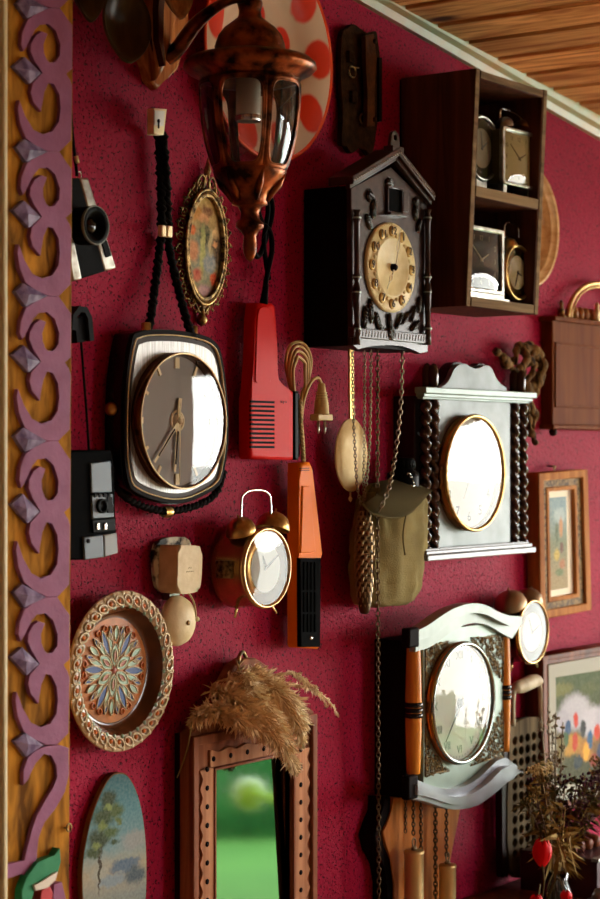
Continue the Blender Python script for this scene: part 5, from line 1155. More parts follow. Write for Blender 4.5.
# rounded square clock, upper right
def squareclock(px0, px1, py0, py1, pf, depth, label, corner, bells, handle, facem, casem, floor, tone):
    x0, x1 = q(px0, 0, pf)[0], q(px1, 0, pf)[0]; cxp = (px0+px1)/2; z0, z1 = q(cxp, py1, pf)[1], q(cxp, py0, pf)[1]
    X, Z = (x0+x1)/2, (z0+z1)/2; T = Thing('alarm_clock', label, 'clock', (X, pf-depth, floor), GS)
    def rr(k, c=corner):
        w2, h2 = (x1-x0)/2*k, (z1-z0)/2*k; o = []
        for sx, sz, a0 in ((1, 1, 0), (-1, 1, pi/2), (-1, -1, pi), (1, -1, 3*pi/2)):
            for j in range(5): a_ = a0+j/4*pi/2; o.append((X+sx*(w2-c)+c*cos(a_), Z+sz*(h2-c)+c*sin(a_)))
        return o
    b = B(); b.prism(rr(.94), pf-depth, pf-.004, bev=.002); T.part('body', b, casem)
    b = B(); b.plate([rr(1.0), rr(.87, corner*.8)], pf-.006, pf+.002, .0015); T.part('bezel', b, NICKEL)
    b = B(); b.prism(rr(.9), pf-.006, pf-.0035); dl = T.part('dial', b, facem)
    b = B()
    for h in (12, 1, 2, 3, 4, 5, 6, 7, 8, 9, 10, 11): a_ = pi/2-h*pi/6; m_ = max(abs(cos(a_)), abs(sin(a_))); b.text(str(h), X+(x1-x0)/2*.66*cos(a_)/m_, Z+(z1-z0)/2*.66*sin(a_)/m_, pf-.0034, (z1-z0)*.11, .0001)
    T.part('numerals', b, tone, dl)
    hand(T, 'hour_hand', X, Z, X+(x1-x0)*.17, Z+(z1-z0)*.1, .0016, .0008, pf-.003, tone); hand(T, 'minute_hand', X, Z, X-(x1-x0)*.25, Z+(z1-z0)*.22, .0013, .0006, pf-.0022, tone)
    b = B()
    n1 = 8; g = []
    for i in range(n1+1):
        g.append([b.bm.verts.new((X+(x1-x0)/2*.9*(2*i/n1-1), pf-.002+.006*(1-(2*i/n1-1)**2)*(1-(2*j/n1-1)**2)**.5, Z+(z1-z0)/2*.9*(2*j/n1-1))) for j in range(n1+1)])
    for i in range(n1):
        for j in range(n1): f = b.bm.faces.new((g[i][j], g[i+1][j], g[i+1][j+1], g[i][j+1])); f.smooth = True
    T.part('glass', b, GLASS)
    for bx, by, br, bp, m, tx in bells:
        x_, z_ = q(bx, by, bp); br_ = br*S(bx, bp); b = B(); b.lathe([(br_, -br_*.5), (br_*.97, -br_*.1), (br_*.8, br_*.25), (br_*.45, br_*.5), (0, br_*.58)], (x_, bp, z_), (tx, 0, 1), 28); b.tube([(x_, bp, z_-br_*.3), (x_, bp, z1-.004)], .0025, 8); T.part('bell', b, m)
    if handle:
        h0, h1, ht = handle; hp = pf-depth/2; a, c = q(*h0, hp), q(*h1, hp); z2 = q(h0[0], ht, hp)[1]; b = B()
        b.tube(smooth_path([(a[0], hp, a[1]), (a[0]+.002, hp, z2-.003), (a[0]*.7+c[0]*.3, hp, z2), (a[0]*.3+c[0]*.7, hp, z2-.001), (c[0]-.002, hp, z2-.006), (c[0], hp, c[1])], 6), .0022, 8); T.part('handle', b, STEEL)
    for sx in (-1, 1): b = B(); b.box(X+sx*(x1-x0)*.33-.006, X+sx*(x1-x0)*.33+.006, pf-depth+.004, pf-.006, floor, z0+.004, bev=.001); T.part('foot', b, NICKEL)
    return T, x0, x1, z0, z1
pf = fp(fl1)-.012
squareclock(502, 539, 130, 187.5, pf, .04, 'rounded square alarm clock with two steel bells, at the right of the upper shelf compartment', .010, [(504.5, 122, 9, pf-.02, NICKEL, -.2), (523, 125, 9, pf-.02, mat('brown bell', '#7a6248', .3, .9), .3)], ((500, 118), (521, 119), 108), mat('straw dial', '#c2b27c', .35, .2), mat('olive drum', '#4a4526', .35, .3), fl1, mat('bronze numeral', '#6a5a34', .4))
pf = fp(fl2)-.018
T2 = squareclock(462, 503.5, 226.5, 293, pf, .03, 'square dark faced clock in a chrome case on a flat base, lower left of the shelf', .002, [], None, greyd, NICKEL, fl2, mat('pale numeral', '#c9c6b0', .4))
T2[0].o['label'] = 'square dark faced clock in a chrome case, at the left of the lower shelf compartment'
b = B(); b.box(T2[1]-.006, T2[2]-.001, pf-.03, pf+.012, fl2, fl2+.004, bev=.001); b.box(T2[1], T2[2]-.004, pf-.025, pf+.004, fl2+.004, T2[3], bev=.001); T2[0].part('base', b, NICKEL)
pf = fp(fl2)-.014
T, X, Z, r = alarm('alarm_clock', 'gold twin bell alarm clock with ivory dial, right in the lower shelf compartment', 519.5, 272.5, 28, pf, .034, mat('brass drum shelf', '#8a6a36', .25, 1), GOLD, cream_dial,
    [(508, 243, 9, pf-.014, GOLD, -.4), (523.5, 243, 8.5, pf-.014, mat('copper bell', '#96602e', .25, 1), .4)], handle=((504, 238), (519, 238), 222, pf-.014, STEEL), group=GS, rest=pf-.03, hands=((.3, -.1), (-.2, -.5)), numm=INK)

# ================================================================== wooden plate behind the shelf
X, Z = q(530, 226, .025); r = 62*S(530, .025)
T = Thing('wooden_plate', 'pale turned wooden plate hanging behind the right end of the box shelf', 'plate', (X, 0, Z-r))
b = B(); b.lathe([(0, .004), (r*.8, .004), (r*.98, .018), (r, .023), (r*.985, .026), (r*.93, .024), (r*.88, .019), (r*.84, .021), (r*.80, .019), (r*.72, .010), (r*.4, .008), (0, .008)], (X, 0, Z), 'p', 72); T.part('dish', b, wood('turned pale wood', '#a8743e', '#cfa068', 'x', rough=.35, coat=.4))

# ================================================================== silver clock with twisted columns
pc = .058
X0, Z0 = q(474, 561, 0)
T = Thing('wall_clock', 'silver fronted wall clock with white dial between dark twisted columns, below the box shelf', 'clock', (X0, 0, Z0))
sx0, sx1 = q(423, 0, pc)[0], q(528, 0, pc)[0]; ztop, zbot = q(480, 398, pc)[1], q(480, 552, pc)[1]
b = B(); b.box(sx0, sx1, .0, pc-.016, zbot, ztop, bev=.002); T.part('case', b, mat('dark walnut case', '#1a0f0b', .4, coat=.3))
silv = mat('silvered front sheet', '#646a69', .42, .2, var=(22, '#7e8484', .2), bump=(180, .08))
px0, px1 = q(438.5, 0, pc)[0], q(510, 0, pc)[0]
b = B(); b.box(px0, px1, pc-.018, pc, zbot+.002, ztop-.002, bev=.001); T.part('front_panel', b, silv)
b = B(); x = q(510.5, 0, pc)[0]; pts = [(x, ztop), (x+.010, ztop)]+[(x+.010, ztop-(ztop-zbot)*j/40) for j in range(1, 40)]+[(x+.010, zbot), (x, zbot)]+[(x-.0018*(1+cos(j*pi)), zbot+(ztop-zbot)*j/40) for j in range(1, 40)]
b.prism(pts, pc-.018, pc-.004); T.part('side_fillet', b, DARKWOOD)
def twist(px, p):
    x = q(px, 0, p)[0]; b = B(); H2 = ztop-zbot-.004; n_ = 110; rows = []
    for j in range(n_+1):
        z = zbot+.002+H2*j/n_; an0 = 2*pi*j/n_*12; row = []
        for i in range(16):
            an = 2*pi*i/16; rr = .0076*(1+.36*cos(2*(an-an0*.5)))*(.8 if j in (0, n_) else 1); row.append(b.bm.verts.new((x+rr*cos(an), p+rr*sin(an), z)))
        rows.append(row)
    for a_, c_ in zip(rows, rows[1:]):
        for i in range(16): f = b.bm.faces.new((a_[i], a_[(i+1)%16], c_[(i+1)%16], c_[i])); f.smooth = True
    b.bm.faces.new(rows[0]); b.bm.faces.new(rows[-1])
    T.part('twisted_column', b, mat('polished twist wood', '#38221a', .2, coat=.8))
for px, p in ((425.5, pc-.004), (434, pc-.002), (514, pc-.004), (522.5, pc-.002)): twist(px, p)
mint_w = mat('pale lacquered moulding', '#7c9288', .35, .1, var=(18, '#6c7a72', .2))
def moulding(px0_, px1_, y0, y1, p1_, label_nm):
    x0, x1 = q(px0_, 0, p1_)[0], q(px1_, 0, p1_)[0]; z1, z0 = q(480, y0, p1_)[1], q(480, y1, p1_)[1]; b = B()
    h_ = z1-z0; b.box(x0, x1, pc-.004, p1_, z0+h_*.45, z1, bev=.0015); b.box(x0+.004, x1-.004, pc-.004, p1_-.006, z0+h_*.15, z0+h_*.5, bev=.0015); b.box(x0+.008, x1-.008, pc-.004, p1_-.011, z0, z0+h_*.2, bev=.001); T.part(label_nm, b, mint_w)
moulding(426, 537, 389.5, 401, pc+.018, 'cornice')
x0, x1 = q(428, 0, pc+.018)[0], q(536, 0, pc+.018)[0]; z1, z0 = q(480, 545.5, pc+.018)[1], q(480, 557, pc+.018)[1]
b = B(); h_ = z1-z0; b.box(x0, x1, pc-.004, pc+.018, z0, z0+h_*.5, bev=.0015); b.box(x0+.004, x1-.004, pc-.004, pc+.013, z0+h_*.5, z0+h_*.85, bev=.0015); b.box(x0+.008, x1-.008, pc-.004, pc+.008, z0+h_*.8, z1, bev=.001); T.part('base_moulding', b, mat('pale grey lacquered base', '#77787a', .35, .2))
zc_ = q(480, 390, pc)[1]
cr_ = [(441.5,391),(441.5,387),(446,385),(451,379),(455,370),(460,365),(466,364),(471,366.5),(477,369),(483,367),(488,365),(493,369),(498,379),(503,385),(508,387.5),(508,391)]
b = B(); b.prism(sm2(Q(cr_[1:-1], pc), 4, False)+[q(508, 392, pc), q(441.5, 392, pc)], pc-.024, pc-.002, bev=.002); T.part('crest', b, silv, label='silvery wavy crest')
b = B(); b.prism([(a, c+.0035) for a, c in sm2(Q(cr_[1:-1], pc), 4, False)]+[q(508, 392, pc), q(441.5, 392, pc)], pc-.030, pc-.012, bev=.002); T.part('crest_backing', b, DARKWOOD)
for px, p in ((427, pc-.008), (433.5, pc+.004), (514, pc-.008), (521, pc+.004)):
    x = q(px, 0, p)[0]; z = q(480, 390, p)[1]; b = B(); b.lathe([(0, -.002), (.0075, -.002), (.008, .010), (.0085, .02), (.0078, .030), (.005, .037), (0, .040)], (x, p, z), 'z', 20); T.part('finial', b, mat('polished finial wood', '#3a2218', .2, coat=.8))
bx, bz = q(476, 473, pc+.018); br = 58*S(474, pc+.018)
b = B(); b.lathe([(br*1.0, pc-.001), (br*1.01, pc+.015), (br*.96, pc+.015), (br*.94, pc+.002)], (bx, 0, bz), 'p', 80); T.part('dial_drum', b, mat('bronze drum', '#8a5e34', .2, 1))
b = B(); b.lathe([(br*1.0, pc+.014), (br*1.02, pc+.017), (br*.99, pc+.0205), (br*.955, pc+.018), (br*.95, pc+.012)], (bx, 0, bz), 'p', 80); T.part('bezel', b, GOLD)
b = B(); b.lathe([(br*.95, pc+.004), (0, pc+.004)], (bx, 0, bz), 'p', 64, smooth=False); dl = T.part('dial', b, mat('porcelain white dial', '#f2f5ee', .3, coat=.3))
b = B()
for h in range(1, 13): an = pi/2-h*pi/6; b.text(str(h), bx+br*.76*cos(an), bz+br*.76*sin(an), pc+.0045, br*.24, .0002)
T.part('numerals', b, mat('grey numeral', '#4a4f50', .5), dl)
hand(T, 'minute_hand', bx, bz, bx+br*.02, bz+br*.62, .0016, .0008, pc+.007, INK); hand(T, 'hour_hand', bx, bz, bx-br*.06, bz+br*.35, .0022, .001, pc+.006, GREYINK); hand(T, 'second_hand', bx, bz, bx-br*.25, bz-br*.45, .0008, .0005, pc+.008, GREYINK, tail=.3)
b = B(); b.lathe([(.005, pc+.004), (.005, pc+.009), (0, pc+.0095)], (bx, 0, bz), 'p', 16); T.part('hub', b, GREYINK)
b = B(); b.lathe([(br*.955, pc+.0165), (br*.7, pc+.0185), (br*.35, pc+.0195), (0, pc+.020)], (bx, 0, bz), 'p', 64); T.part('glass', b, GLASS)

# ================================================================== gnarled driftwood ornament
X0, Z0 = q(525, 445, 0)
drift = wood('gnarled root wood', '#2a1c0e', '#86663c', rough=.6, sc_=120, bump=1, k=.12)
T = Thing('driftwood_root', 'gnarled brown driftwood root hanging behind the right finials of the silver clock', 'driftwood', (X0, 0, Z0))
b = B()
def root(pts, rs): P_ = smooth_path([P3(*a) for a in pts], 8); n_ = len(P_); b.tube([v+noise.noise_vector(v*55)*.006 for v in P_], [(rs[0]+(rs[1]-rs[0])*i/n_)*(1+.75*noise.noise(P_[i]*80)) for i in range(n_)], 9)
root([(495,348,.05),(501,358,.05),(508,364,.045),(514,370,.04),(518,380,.035)], (.006, .011))
root([(516,352,.03),(526,348,.035),(536,352,.04),(540,362,.04),(538,376,.035),(533,386,.03),(526,392,.03)], (.008, .011))
root([(514,365,.03),(516,352,.03),(522,346,.03),(532,347,.03),(538,355,.03)], (.009, .008))
root([(518,372,.03),(524,366,.03),(530,362,.035),(532,354,.04)], (.010, .006))
root([(538,375,.03),(534,390,.03),(528,402,.03),(526,415,.03),(530,430,.035),(537,443,.04)], (.009, .006))
root([(524,380,.03),(526,400,.03),(532,410,.03),(535,420,.03),(531,425,.03)], (.010, .007))
root([(520,370,.02),(524,400,.02),(526,430,.02),(532,434,.02)], (.012, .005))
root([(522,350,.035),(528,358,.045),(534,366,.04),(530,376,.04),(522,382,.035)], (.008, .004))
root([(533,348,.035),(530,360,.045),(520,368,.045),(514,378,.03)], (.007, .007))
root([(526,395,.035),(519,408,.03),(524,420,.035),(528,412,.04)], (.007, .004))
root([(540,360,.03),(543,372,.03),(541,384,.03)], (.006, .004))
T.part('root', b, drift)

# ================================================================== brown cabinet with gilt arch
X0, Z0 = q(549, 428, 0)
pq = .22; xq = q(549, 0, 0)[0]; zq0, zq1 = q(560, 427, .06)[1], q(570, 322, .1)[1]
T = Thing('wooden_cabinet', 'brown wooden wall cabinet with a gilt arch on its top at the right edge', 'cabinet', (xq, 0, zq0))
cabw = wood('brown cabinet wood', '#5c2a0c', '#744018', rough=.45)
pq = .024; cl, cr2 = q(552.5, 0, pq)[0], q(680, 0, pq)[0]; zq0, zq1 = q(575, 427, pq)[1], q(575, 322, pq)[1]
b = B(); b.box(cl, cr2, 0, pq, zq0, zq1, bev=.003); T.part('body', b, cabw)
b = B(); zz0, zz1 = q(575, 408, pq)[1], q(575, 344, pq)[1]
b.plate([[(cl+.008, zz0), (cr2-.008, zz0), (cr2-.008, zz1), (cl+.008, zz1)], [(cl+.014, zz0+.005), (cr2-.014, zz0+.005), (cr2-.014, zz1-.005), (cl+.014, zz1-.005)]], pq-.002, pq+.003, .001); T.part('panel_moulding', b, cabw)
b = B(); b.box(cl-.008, cr2+.008, .0, pq+.010, zq1-.003, zq1+.006, bev=.002); T.part('top_board', b, cabw)
b = B(); b.box(cl-.006, cr2+.006, .0, pq+.006, zq0-.005, zq0+.004, bev=.002); T.part('bottom_board', b, cabw)
b = B(); b.lathe([(0, -.008), (.006, -.006), (.008, 0), (.006, .006), (0, .008)], (cl+.010, .020, zq0-.010), 'z', 14); T.part('foot', b, DARKWOOD)
ac = q(600, 0, .02)[0]; al = q(568, 0, .02)[0]; rw = ac-al; za = zq1+.006; rh = q(596, 283, .02)[1]-za
b = B(); b.tube([(ac-rw*cos(pi*j/32), .02, za+rh*sin(pi*j/32)) for j in range(33)], .0045, 8); T.part('gilt_arch', b, GOLD)
b = B(); b.tube([(ac-rw*.9*cos(pi*j/32), .022, za+rh*.9*sin(pi*j/32)) for j in range(33)], .0018, 8); T.part('inner_arch', b, GOLD)
b = B()
for j in range(12): b.lathe([(0, 0), (.007, 0), (.0075, .014), (.005, .022), (0, .024)], (al+.008+(2*rw-.016)*j/11, .018, za), 'z', 10)
T.part('gallery', b, mat('amber wood gallery', '#9a6434', .4))
b = B(); b.lathe([(0, 0), (.008, 0), (.004, .008), (.009, .016), (.004, .024), (.006, .030), (0, .036)], (q(597, 0, .03)[0], .03, za), 'z', 14); T.part('knob', b, BRIGHTGOLD)
b = B(); b.lathe([(0, 0), (.009, 0), (.009, .003), (.004, .006), (.006, .012), (.003, .02), (.0045, .026), (0, .034)], (q(561.5, 0, .02)[0], .02, za), 'z', 14); T.part('finial', b, OLDBRASS)

# ================================================================== framed picture, right
def framed(name, label, quad, p, fw, framem, extra):
    pass
pr = .03
o4 = [(539,473),(588,469.5),(592,610),(541,620)]
X0, Z0 = q(541, 620, 0)
T = Thing('framed_picture', 'small framed garden print in a wide carved gold brown frame on the right wall', 'picture', (X0, 0, q(560, 620, pr)[1]))
ww = wood('gold brown frame wood', '#8c5424', '#b87c40', rough=.45)
def qx(a, c, quad, p):          # bilinear in the quad of photo corners, on plane p
    (x0,y0),(x1,y1),(x2,y2),(x3,y3) = quad
    return q((x0*(1-a)+x1*a)*(1-c)+(x3*(1-a)+x2*a)*c, (y0*(1-a)+y1*a)*(1-c)+(y3*(1-a)+y2*a)*c, p)
def quadr(quad, m0, m1, p): return [qx(m0, m1, quad, p), qx(1-m0, m1, quad, p), qx(1-m0, 1-m1, quad, p), qx(m0, 1-m1, quad, p)]
b = B(); b.plate([quadr(o4, 0, 0, pr), quadr(o4, .10, .055, pr)], .002, pr, .002); fr = T.part('frame', b, ww)
b = B(); b.plate([quadr(o4, .095, .05, pr), quadr(o4, .20, .11, pr)], .002, pr-.006, .001); T.part('carved_band', b, mat('patterned inlay band', '#4a361a', .6, var=(190, '#8a6c3c', .06)), fr)
b = B(); b.plate([quadr(o4, .195, .105, pr), quadr(o4, .245, .135, pr)], .002, pr-.004, .0015); T.part('inner_frame', b, ww, fr)
b = B(); b.prism(quadr(o4, .20, .11, pr), .001, pr-.012); T.part('mat_board', b, mat('cream mat board', '#e6dcc2', .6))
cc = qx(.5, .5, o4, pr); H3 = abs(qx(.5, .16, o4, pr)[1]-qx(.5, .84, o4, pr)[1]); W3 = abs(qx(.36, .5, o4, pr)[0]-qx(.64, .5, o4, pr)[0]); x_c, z_c = cc[0]-X0, cc[1]-T.loc.z
pic = painting('garden print', [(z_c-H3*.36, '#9a8a66'), (z_c, '#6f8068'), (z_c+H3*.36, '#7fa3b0')], [(x_c, z_c+H3*.28, W3*.4, H3*.08, '#a8c0c4', .3), (x_c-.2*W3, z_c+.1*H3, W3*.12, H3*.12, '#4e6a58', .3), (x_c+.1*W3, z_c+.16*H3, W3*.12, H3*.1, '#c98a5a', .3), (x_c+.15*W3, z_c-.05*H3, W3*.13, H3*.06, '#5a2e38', .3), (x_c-.2*W3, z_c-.12*H3, W3*.2, H3*.06, '#c0a84e', .3), (x_c+.2*W3, z_c-.22*H3, W3*.2, H3*.05, '#a86a4a', .3), (x_c, z_c-.3*H3, W3*.3, H3*.04, '#57724e', .3)], warp=.010, wscale=120, grain=(260, '#5a4a3a', '#d8cca8', .25))
b = B(); b.prism([qx(.5-.19, .5-.32, o4, pr), qx(.5+.15, .5-.32, o4, pr), qx(.5+.15, .5+.32, o4, pr), qx(.5-.19, .5+.32, o4, pr)], .002, pr-.0112); T.part('print', b, pic)
b = B(); X, Z = q(556, 470, pr-.01); b.tube([(X+.003*cos(k/8*2*pi), .016, Z+.004+.004*sin(k/8*2*pi)) for k in range(8)], .001, 5, closed=True); b.tube([(X, .0, Z+.008), (X, .02, Z+.006)], .0014, 6); T.part('hook', b, OLDBRASS)

# ================================================================== twin bell clock behind the pendulum clock
pf = .075
T, X, Z, r = alarm('alarm_clock', 'bronze twin bell alarm clock peeking out at the top right of the pendulum clock', 534, 632, 32.5, pf, .055, mat('bronze drum', '#6a5236', .3, 1), mat('antique bezel', '#a08458', .25, 1), mat('white enamel dial', '#e9f0e4', .35),
    [(510, 600, 17, .045, mat('bronze bell', '#a89070', .4, .7), -.3), (530, 596, 14, .04, mat('bronze bell dark', '#8a7458', .4, .7), .35)], rest=0)
b = B(); b.box(X-.012, X+.012, 0, .022, Z-.01, Z+.01); T.part('wall_peg', b, OLDBRASS)

# ================================================================== framed blossom painting, lower right
pr = .04
o4 = [(543,656),(640,640),(646,800),(545,812)]
T = Thing('framed_painting', 'cream framed painting of white blossoms and small colourful figures behind the dried flowers', 'painting', (q(545,812,pr)[0], 0, q(545,812,pr)[1]))
X0, Z0 = T.loc.x, T.loc.z
b = B(); b.plate([quadr(o4, 0, 0, pr), quadr(o4, .05, .035, pr)], .002, pr, .002); fr = T.part('frame', b, BROWN)
b = B(); b.plate([quadr(o4, .045, .06, pr), quadr(o4, .12, .15, pr)], .002, pr+.002, .0015); T.part('cream_moulding', b, mat('cream painted moulding', '#948f7c', .5), fr)
b = B(); b.plate([quadr(o4, .02, .03, pr), quadr(o4, .06, .08, pr)], .002, pr-.002, .001); T.part('outer_moulding', b, BROWN, fr)
A0, A1 = qx(.1, .13, o4, pr), qx(.9, .87, o4, pr); gx = lambda px, py: (q(px, py, pr-.01)[0]-X0, q(px, py, pr-.01)[1]-Z0)
bl = []
for px, py, a, c, col in ((575,712,.06,.034,'#b4b0b6'),(562,722,.035,.02,'#aaa6ae'),(592,722,.05,.03,'#bcb8be'),(610,715,.06,.03,'#aeaab2'),(570,745,.05,.02,'#b8862e'),(590,748,.05,.022,'#a8722a'),(604,745,.05,.02,'#6a4a24'),(568,728,.008,.009,'#2b4a72'),(576,720,.007,.009,'#c03020'),(583,729,.008,.011,'#23242c'),(590,740,.008,.012,'#2f5a80'),(597,732,.008,.01,'#c03a22'),(575,742,.007,.012,'#b83a20'),(586,752,.009,.012,'#e0a02a'),(600,752,.008,.012,'#283a5a'),(566,740,.008,.01,'#3a5a3a'),(594,760,.012,.008,'#8a2f20'),(578,762,.012,.008,'#20303a'),(560,750,.014,.02,'#6a5a2a'),(560,690,.05,.012,'#6a6a34'),(590,688,.04,.012,'#4a5428')):
    x_, z_ = gx(px, py); k9 = 1 if a > .015 else 1.5; bl.append((x_, z_, a*k9, c*k9, col, .18 if a < .015 else .3))
b = B(); b.prism([qx(.09, .12, o4, pr), qx(.91, .12, o4, pr), qx(.91, .88, o4, pr), qx(.09, .88, o4, pr)], .001, pr-.010)
z_a, z_b = gx(580, 800)[1], gx(580, 675)[1]
T.part('picture', b, painting('blossom painting', [(z_a, '#30301a'), ((z_a+z_b)/2, '#444622'), (z_b, '#40502a')], bl, warp=.016, wscale=110, rough=.4, grain=(180, '#202614', '#a8a88a', .12)))

# ================================================================== perforated wooden board
pw = .034
X0, Z0 = q(525, 870, .0)
T = Thing('washboard', 'old wooden board with pale handle and rows of holes, right of the pendulum clock', 'washboard', (X0, 0, q(520, 875, pw)[1]))
aged = wood('aged grey brown board', '#2c2418', '#6a5c44', rough=.7); 
zt_, zb_ = q(528, 722, pw)[1], q(528, 862, pw)[1]; xa_, xb_ = q(510, 0, pw)[0], q(545, 0, pw)[0]
b = B(); holes = []
for i in range(5):
    for j in range(11): holes.append(circ(xa_+(xb_-xa_)*(.14+.18*i), zb_+.018+(zt_-zb_-.03)*(j+.2)/11, .0078, 10, .0088))
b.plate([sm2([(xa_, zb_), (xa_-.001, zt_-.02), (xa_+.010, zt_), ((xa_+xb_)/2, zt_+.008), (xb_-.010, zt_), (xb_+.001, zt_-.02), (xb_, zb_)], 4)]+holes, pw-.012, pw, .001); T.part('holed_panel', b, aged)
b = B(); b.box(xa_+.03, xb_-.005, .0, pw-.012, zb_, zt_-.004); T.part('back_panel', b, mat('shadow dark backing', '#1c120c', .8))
x5 = q(504, 0, .02)[0]; x6 = q(512, 0, pw)[0]; b = B(); b.prism(sm2([(xa_-.022, zt_-.02), (xa_-.022, q(510, 868, pw)[1]+.01), (xa_-.010, q(510, 873, pw)[1]), (xa_+.002, q(510, 868, pw)[1]+.01), (xa_+.002, zt_)], 4), .018, pw-.002, bev=.002); T.part('side_rail', b, DARKWOOD)
b = B(); b.prism([(xb_-.002, zb_), (xb_+.006, zb_), (xb_+.006, zt_), (xb_-.002, zt_)], .018, pw-.002, bev=.002); T.part('side_rail', b, DARKWOOD)
pale = mat('pale worn handle', '#c8bda0', .5, var=(40, '#a8977a', .2))
b = B(); b.tube(smooth_path([P3(513, 726, pw), P3(513, 700, pw), P3(515, 689, pw), P3(522, 686, pw), P3(531, 682, pw), P3(537, 681, pw), P3(540, 688, pw), P3(541, 705, pw), P3(541, 728, pw)], 6), [.0045]*12+[.010+.003*sin(i/20*pi) for i in range(21)]+[.0045]*16, 12); T.part('handle', b, pale)

# ================================================================== pendulum wall clock, lower middle
ps = .072; kk = S(464, ps)
X0, Z0 = q(455, 899, 0)
zmid = q(464, 703, ps)[1]
T = Thing('pendulum_clock', 'large wall clock with wavy pale mouldings, orange half columns, hanging chains and brass weights', 'clock', (X0, 0, q(455, 940, 0)[1]))
x0, x1 = q(412, 0, ps)[0], q(511, 0, ps)[0]; zt_, zb_ = q(420, 640, ps)[1], q(420, 797, ps)[1]
b = B(); b.box(x0, x1, .0, ps-.012, zb_, zt_, bev=.002)
sd = mat('black brown side', '#120a08', .65, bump=(60, .1)); T.part('case', b, sd)
green_w = mat('pale greenish front panel', '#8fa498', .35, .1, var=(14, '#76887a', .2))
xc0, xc1 = q(424, 0, ps)[0], q(503.5, 0, ps)[0]
b = B(); b.box(xc0-.002, xc1+.002, ps-.014, ps, zb_, zt_+.012, bev=.001); T.part('front_panel', b, green_w)
def wave(pts, p): return [q(a, c, p) for a, c in sm2(pts, 5, False)]
pcw = ps+.022
up_t = [(415,631),(419,630),(430,624),(440,617),(450,610.5),(458,607),(468,604),(478,603.5),(488,606),(496,610.5),(504,614),(512,616),(523,616.5)]
up_b = [(523,624),(512,626),(503,623),(495,619),(487,615),(478,613),(468,614),(458,618),(449,624),(440,631),(430,637),(419,640),(415,641)]
lw_b = [(515,636),(505,631),(497,626),(488,621.5),(478,620),(468,621.5),(459,626),(449,632),(440,639),(430,645),(420,648),(417,649)]
palem = mat('grey green lacquered moulding', '#88958c', .35, .1, var=(16, '#6e786e', .2)); 
b = B()
b.prism(wave(up_t, pcw)+wave(up_b, pcw), ps-.001, pcw, bev=.003)
b.prism(wave([(a, c+7) for a, c in up_t], pcw-.012)+wave([(a-2, c+3) for a, c in lw_b], pcw-.012), ps-.001, pcw-.012, bev=.003)
T.part('crown_moulding', b, palem)
b = B(); X, Z = q(412, 634, pcw); b.box(q(408.5, 0, pcw)[0], q(419, 0, pcw)[0], pcw-.014, pcw+.0015, q(412, 648, pcw)[1], q(412, 628, pcw)[1], bev=.004); T.part('crown_end', b, sd)
lo_t = [(415,777),(418,779),(428,783),(439,787),(450,789.5),(461,789),(473,785),(485,777),(494,768),(502,761),(510,758.5),(517,763),(522,767)]
lo_b = [(522,775),(516,779),(509,783),(500,791),(490,799),(480,805.5),(469,809),(457,810),(445,808),(430,803),(418,800),(415,800)]
b = B(); b.prism(wave(lo_t, pcw)+wave(lo_b, pcw), ps-.001, pcw-.008, bev=.003)
b.prism(wave([(a, c+7) for a, c in lo_t], pcw)+wave([(a, c-5) for a, c in lo_b], pcw), ps-.001, pcw+.004, bev=.004)
b.prism(wave([(a+.5, c+13) for a, c in lo_t[:-1]], pcw)+wave([(a-.5, c-.5) for a, c in lo_b[1:]], pcw), ps-.001, pcw-.002, bev=.002)
T.part('base_moulding', b, mat('silver blue lacquered base', '#8e929c', .3, .2, coat=.4, var=(16, '#7c7e86', .2)))
b = B(); b.box(q(408.5, 0, pcw)[0], q(418.5, 0, pcw)[0], pcw-.014, pcw, q(412, 800, pcw)[1], q(412, 776, pcw)[1], bev=.004); T.part('base_end', b, sd)
zc0, zc1 = q(420, 777, pcw)[1], q(420, 648, pcw)[1]
for px, wpx in ((416.5, .0135), (507, .0115)):
    x = q(px, 0, ps+.002)[0]; H2 = zc1-zc0; b = B(); b.lathe([(0, 0)]+[(wpx*(.78+.22*sin(pi*(j/24*.94+.03))), H2*j/24) for j in range(25)]+[(0, H2)], (x, ps-.004, zc0), 'z', 32); cl_ = T.part('half_column', b, HONEY)
    b = B()
    for j in range(-1, 2): b.lathe([(wpx*.98, -.0042), (wpx*1.16, -.002), (wpx*1.16, .002), (wpx*.98, .0042)], (x, ps-.004, zc0+H2*.5+j*.0085), 'z', 32)
    T.part('column_collar', b, mat('black bronze collar', '#24201e', .25, .5, coat=.4), cl_)
dX, dZ = q(464.5, 703, ps+.014); dr = 60.5*S(464, ps+.014)
b = B(); b.lathe([(dr*1.0, ps-.002), (dr*1.02, ps+.010), (dr*.97, ps+.012), (dr*.95, ps+.004)], (dX, 0, dZ), 'p', 80); T.part('dial_drum', b, mat('orange bronze drum', '#9a5c2a', .2, .9))
b = B(); b.lathe([(dr*1.0, ps+.010), (dr*1.01, ps+.014), (dr*.98, ps+.017), (dr*.945, ps+.014), (dr*.94, ps+.008)], (dX, 0, dZ), 'p', 80); T.part('bezel', b, mat('grey steel bezel', '#8f9692', .2, 1))
b = B(); b.lathe([(dr*.95, ps+.004), (0, ps+.004)], (dX, 0, dZ), 'p', 64, smooth=False); dl = T.part('dial', b, mat('white printed dial', '#eef4ea', .35, coat=.3))
b = B(); RN = ['I','II','III','IIII','V','VI','VII','VIII','IX','X','XI','XII']
for h in range(12): an = pi/2-(h+1)*pi/6; b.text(RN[h], dX+dr*.78*cos(an), dZ+dr*.78*sin(an), ps+.0045, dr*.19, .0002)
for j in range(60): an = 2*pi*j/60; b.ribbon([(dX+dr*.88*cos(an), dZ+dr*.88*sin(an)), (dX+dr*.91*cos(an), dZ+dr*.91*sin(an))], .0004, ps+.0042, ps+.0046)
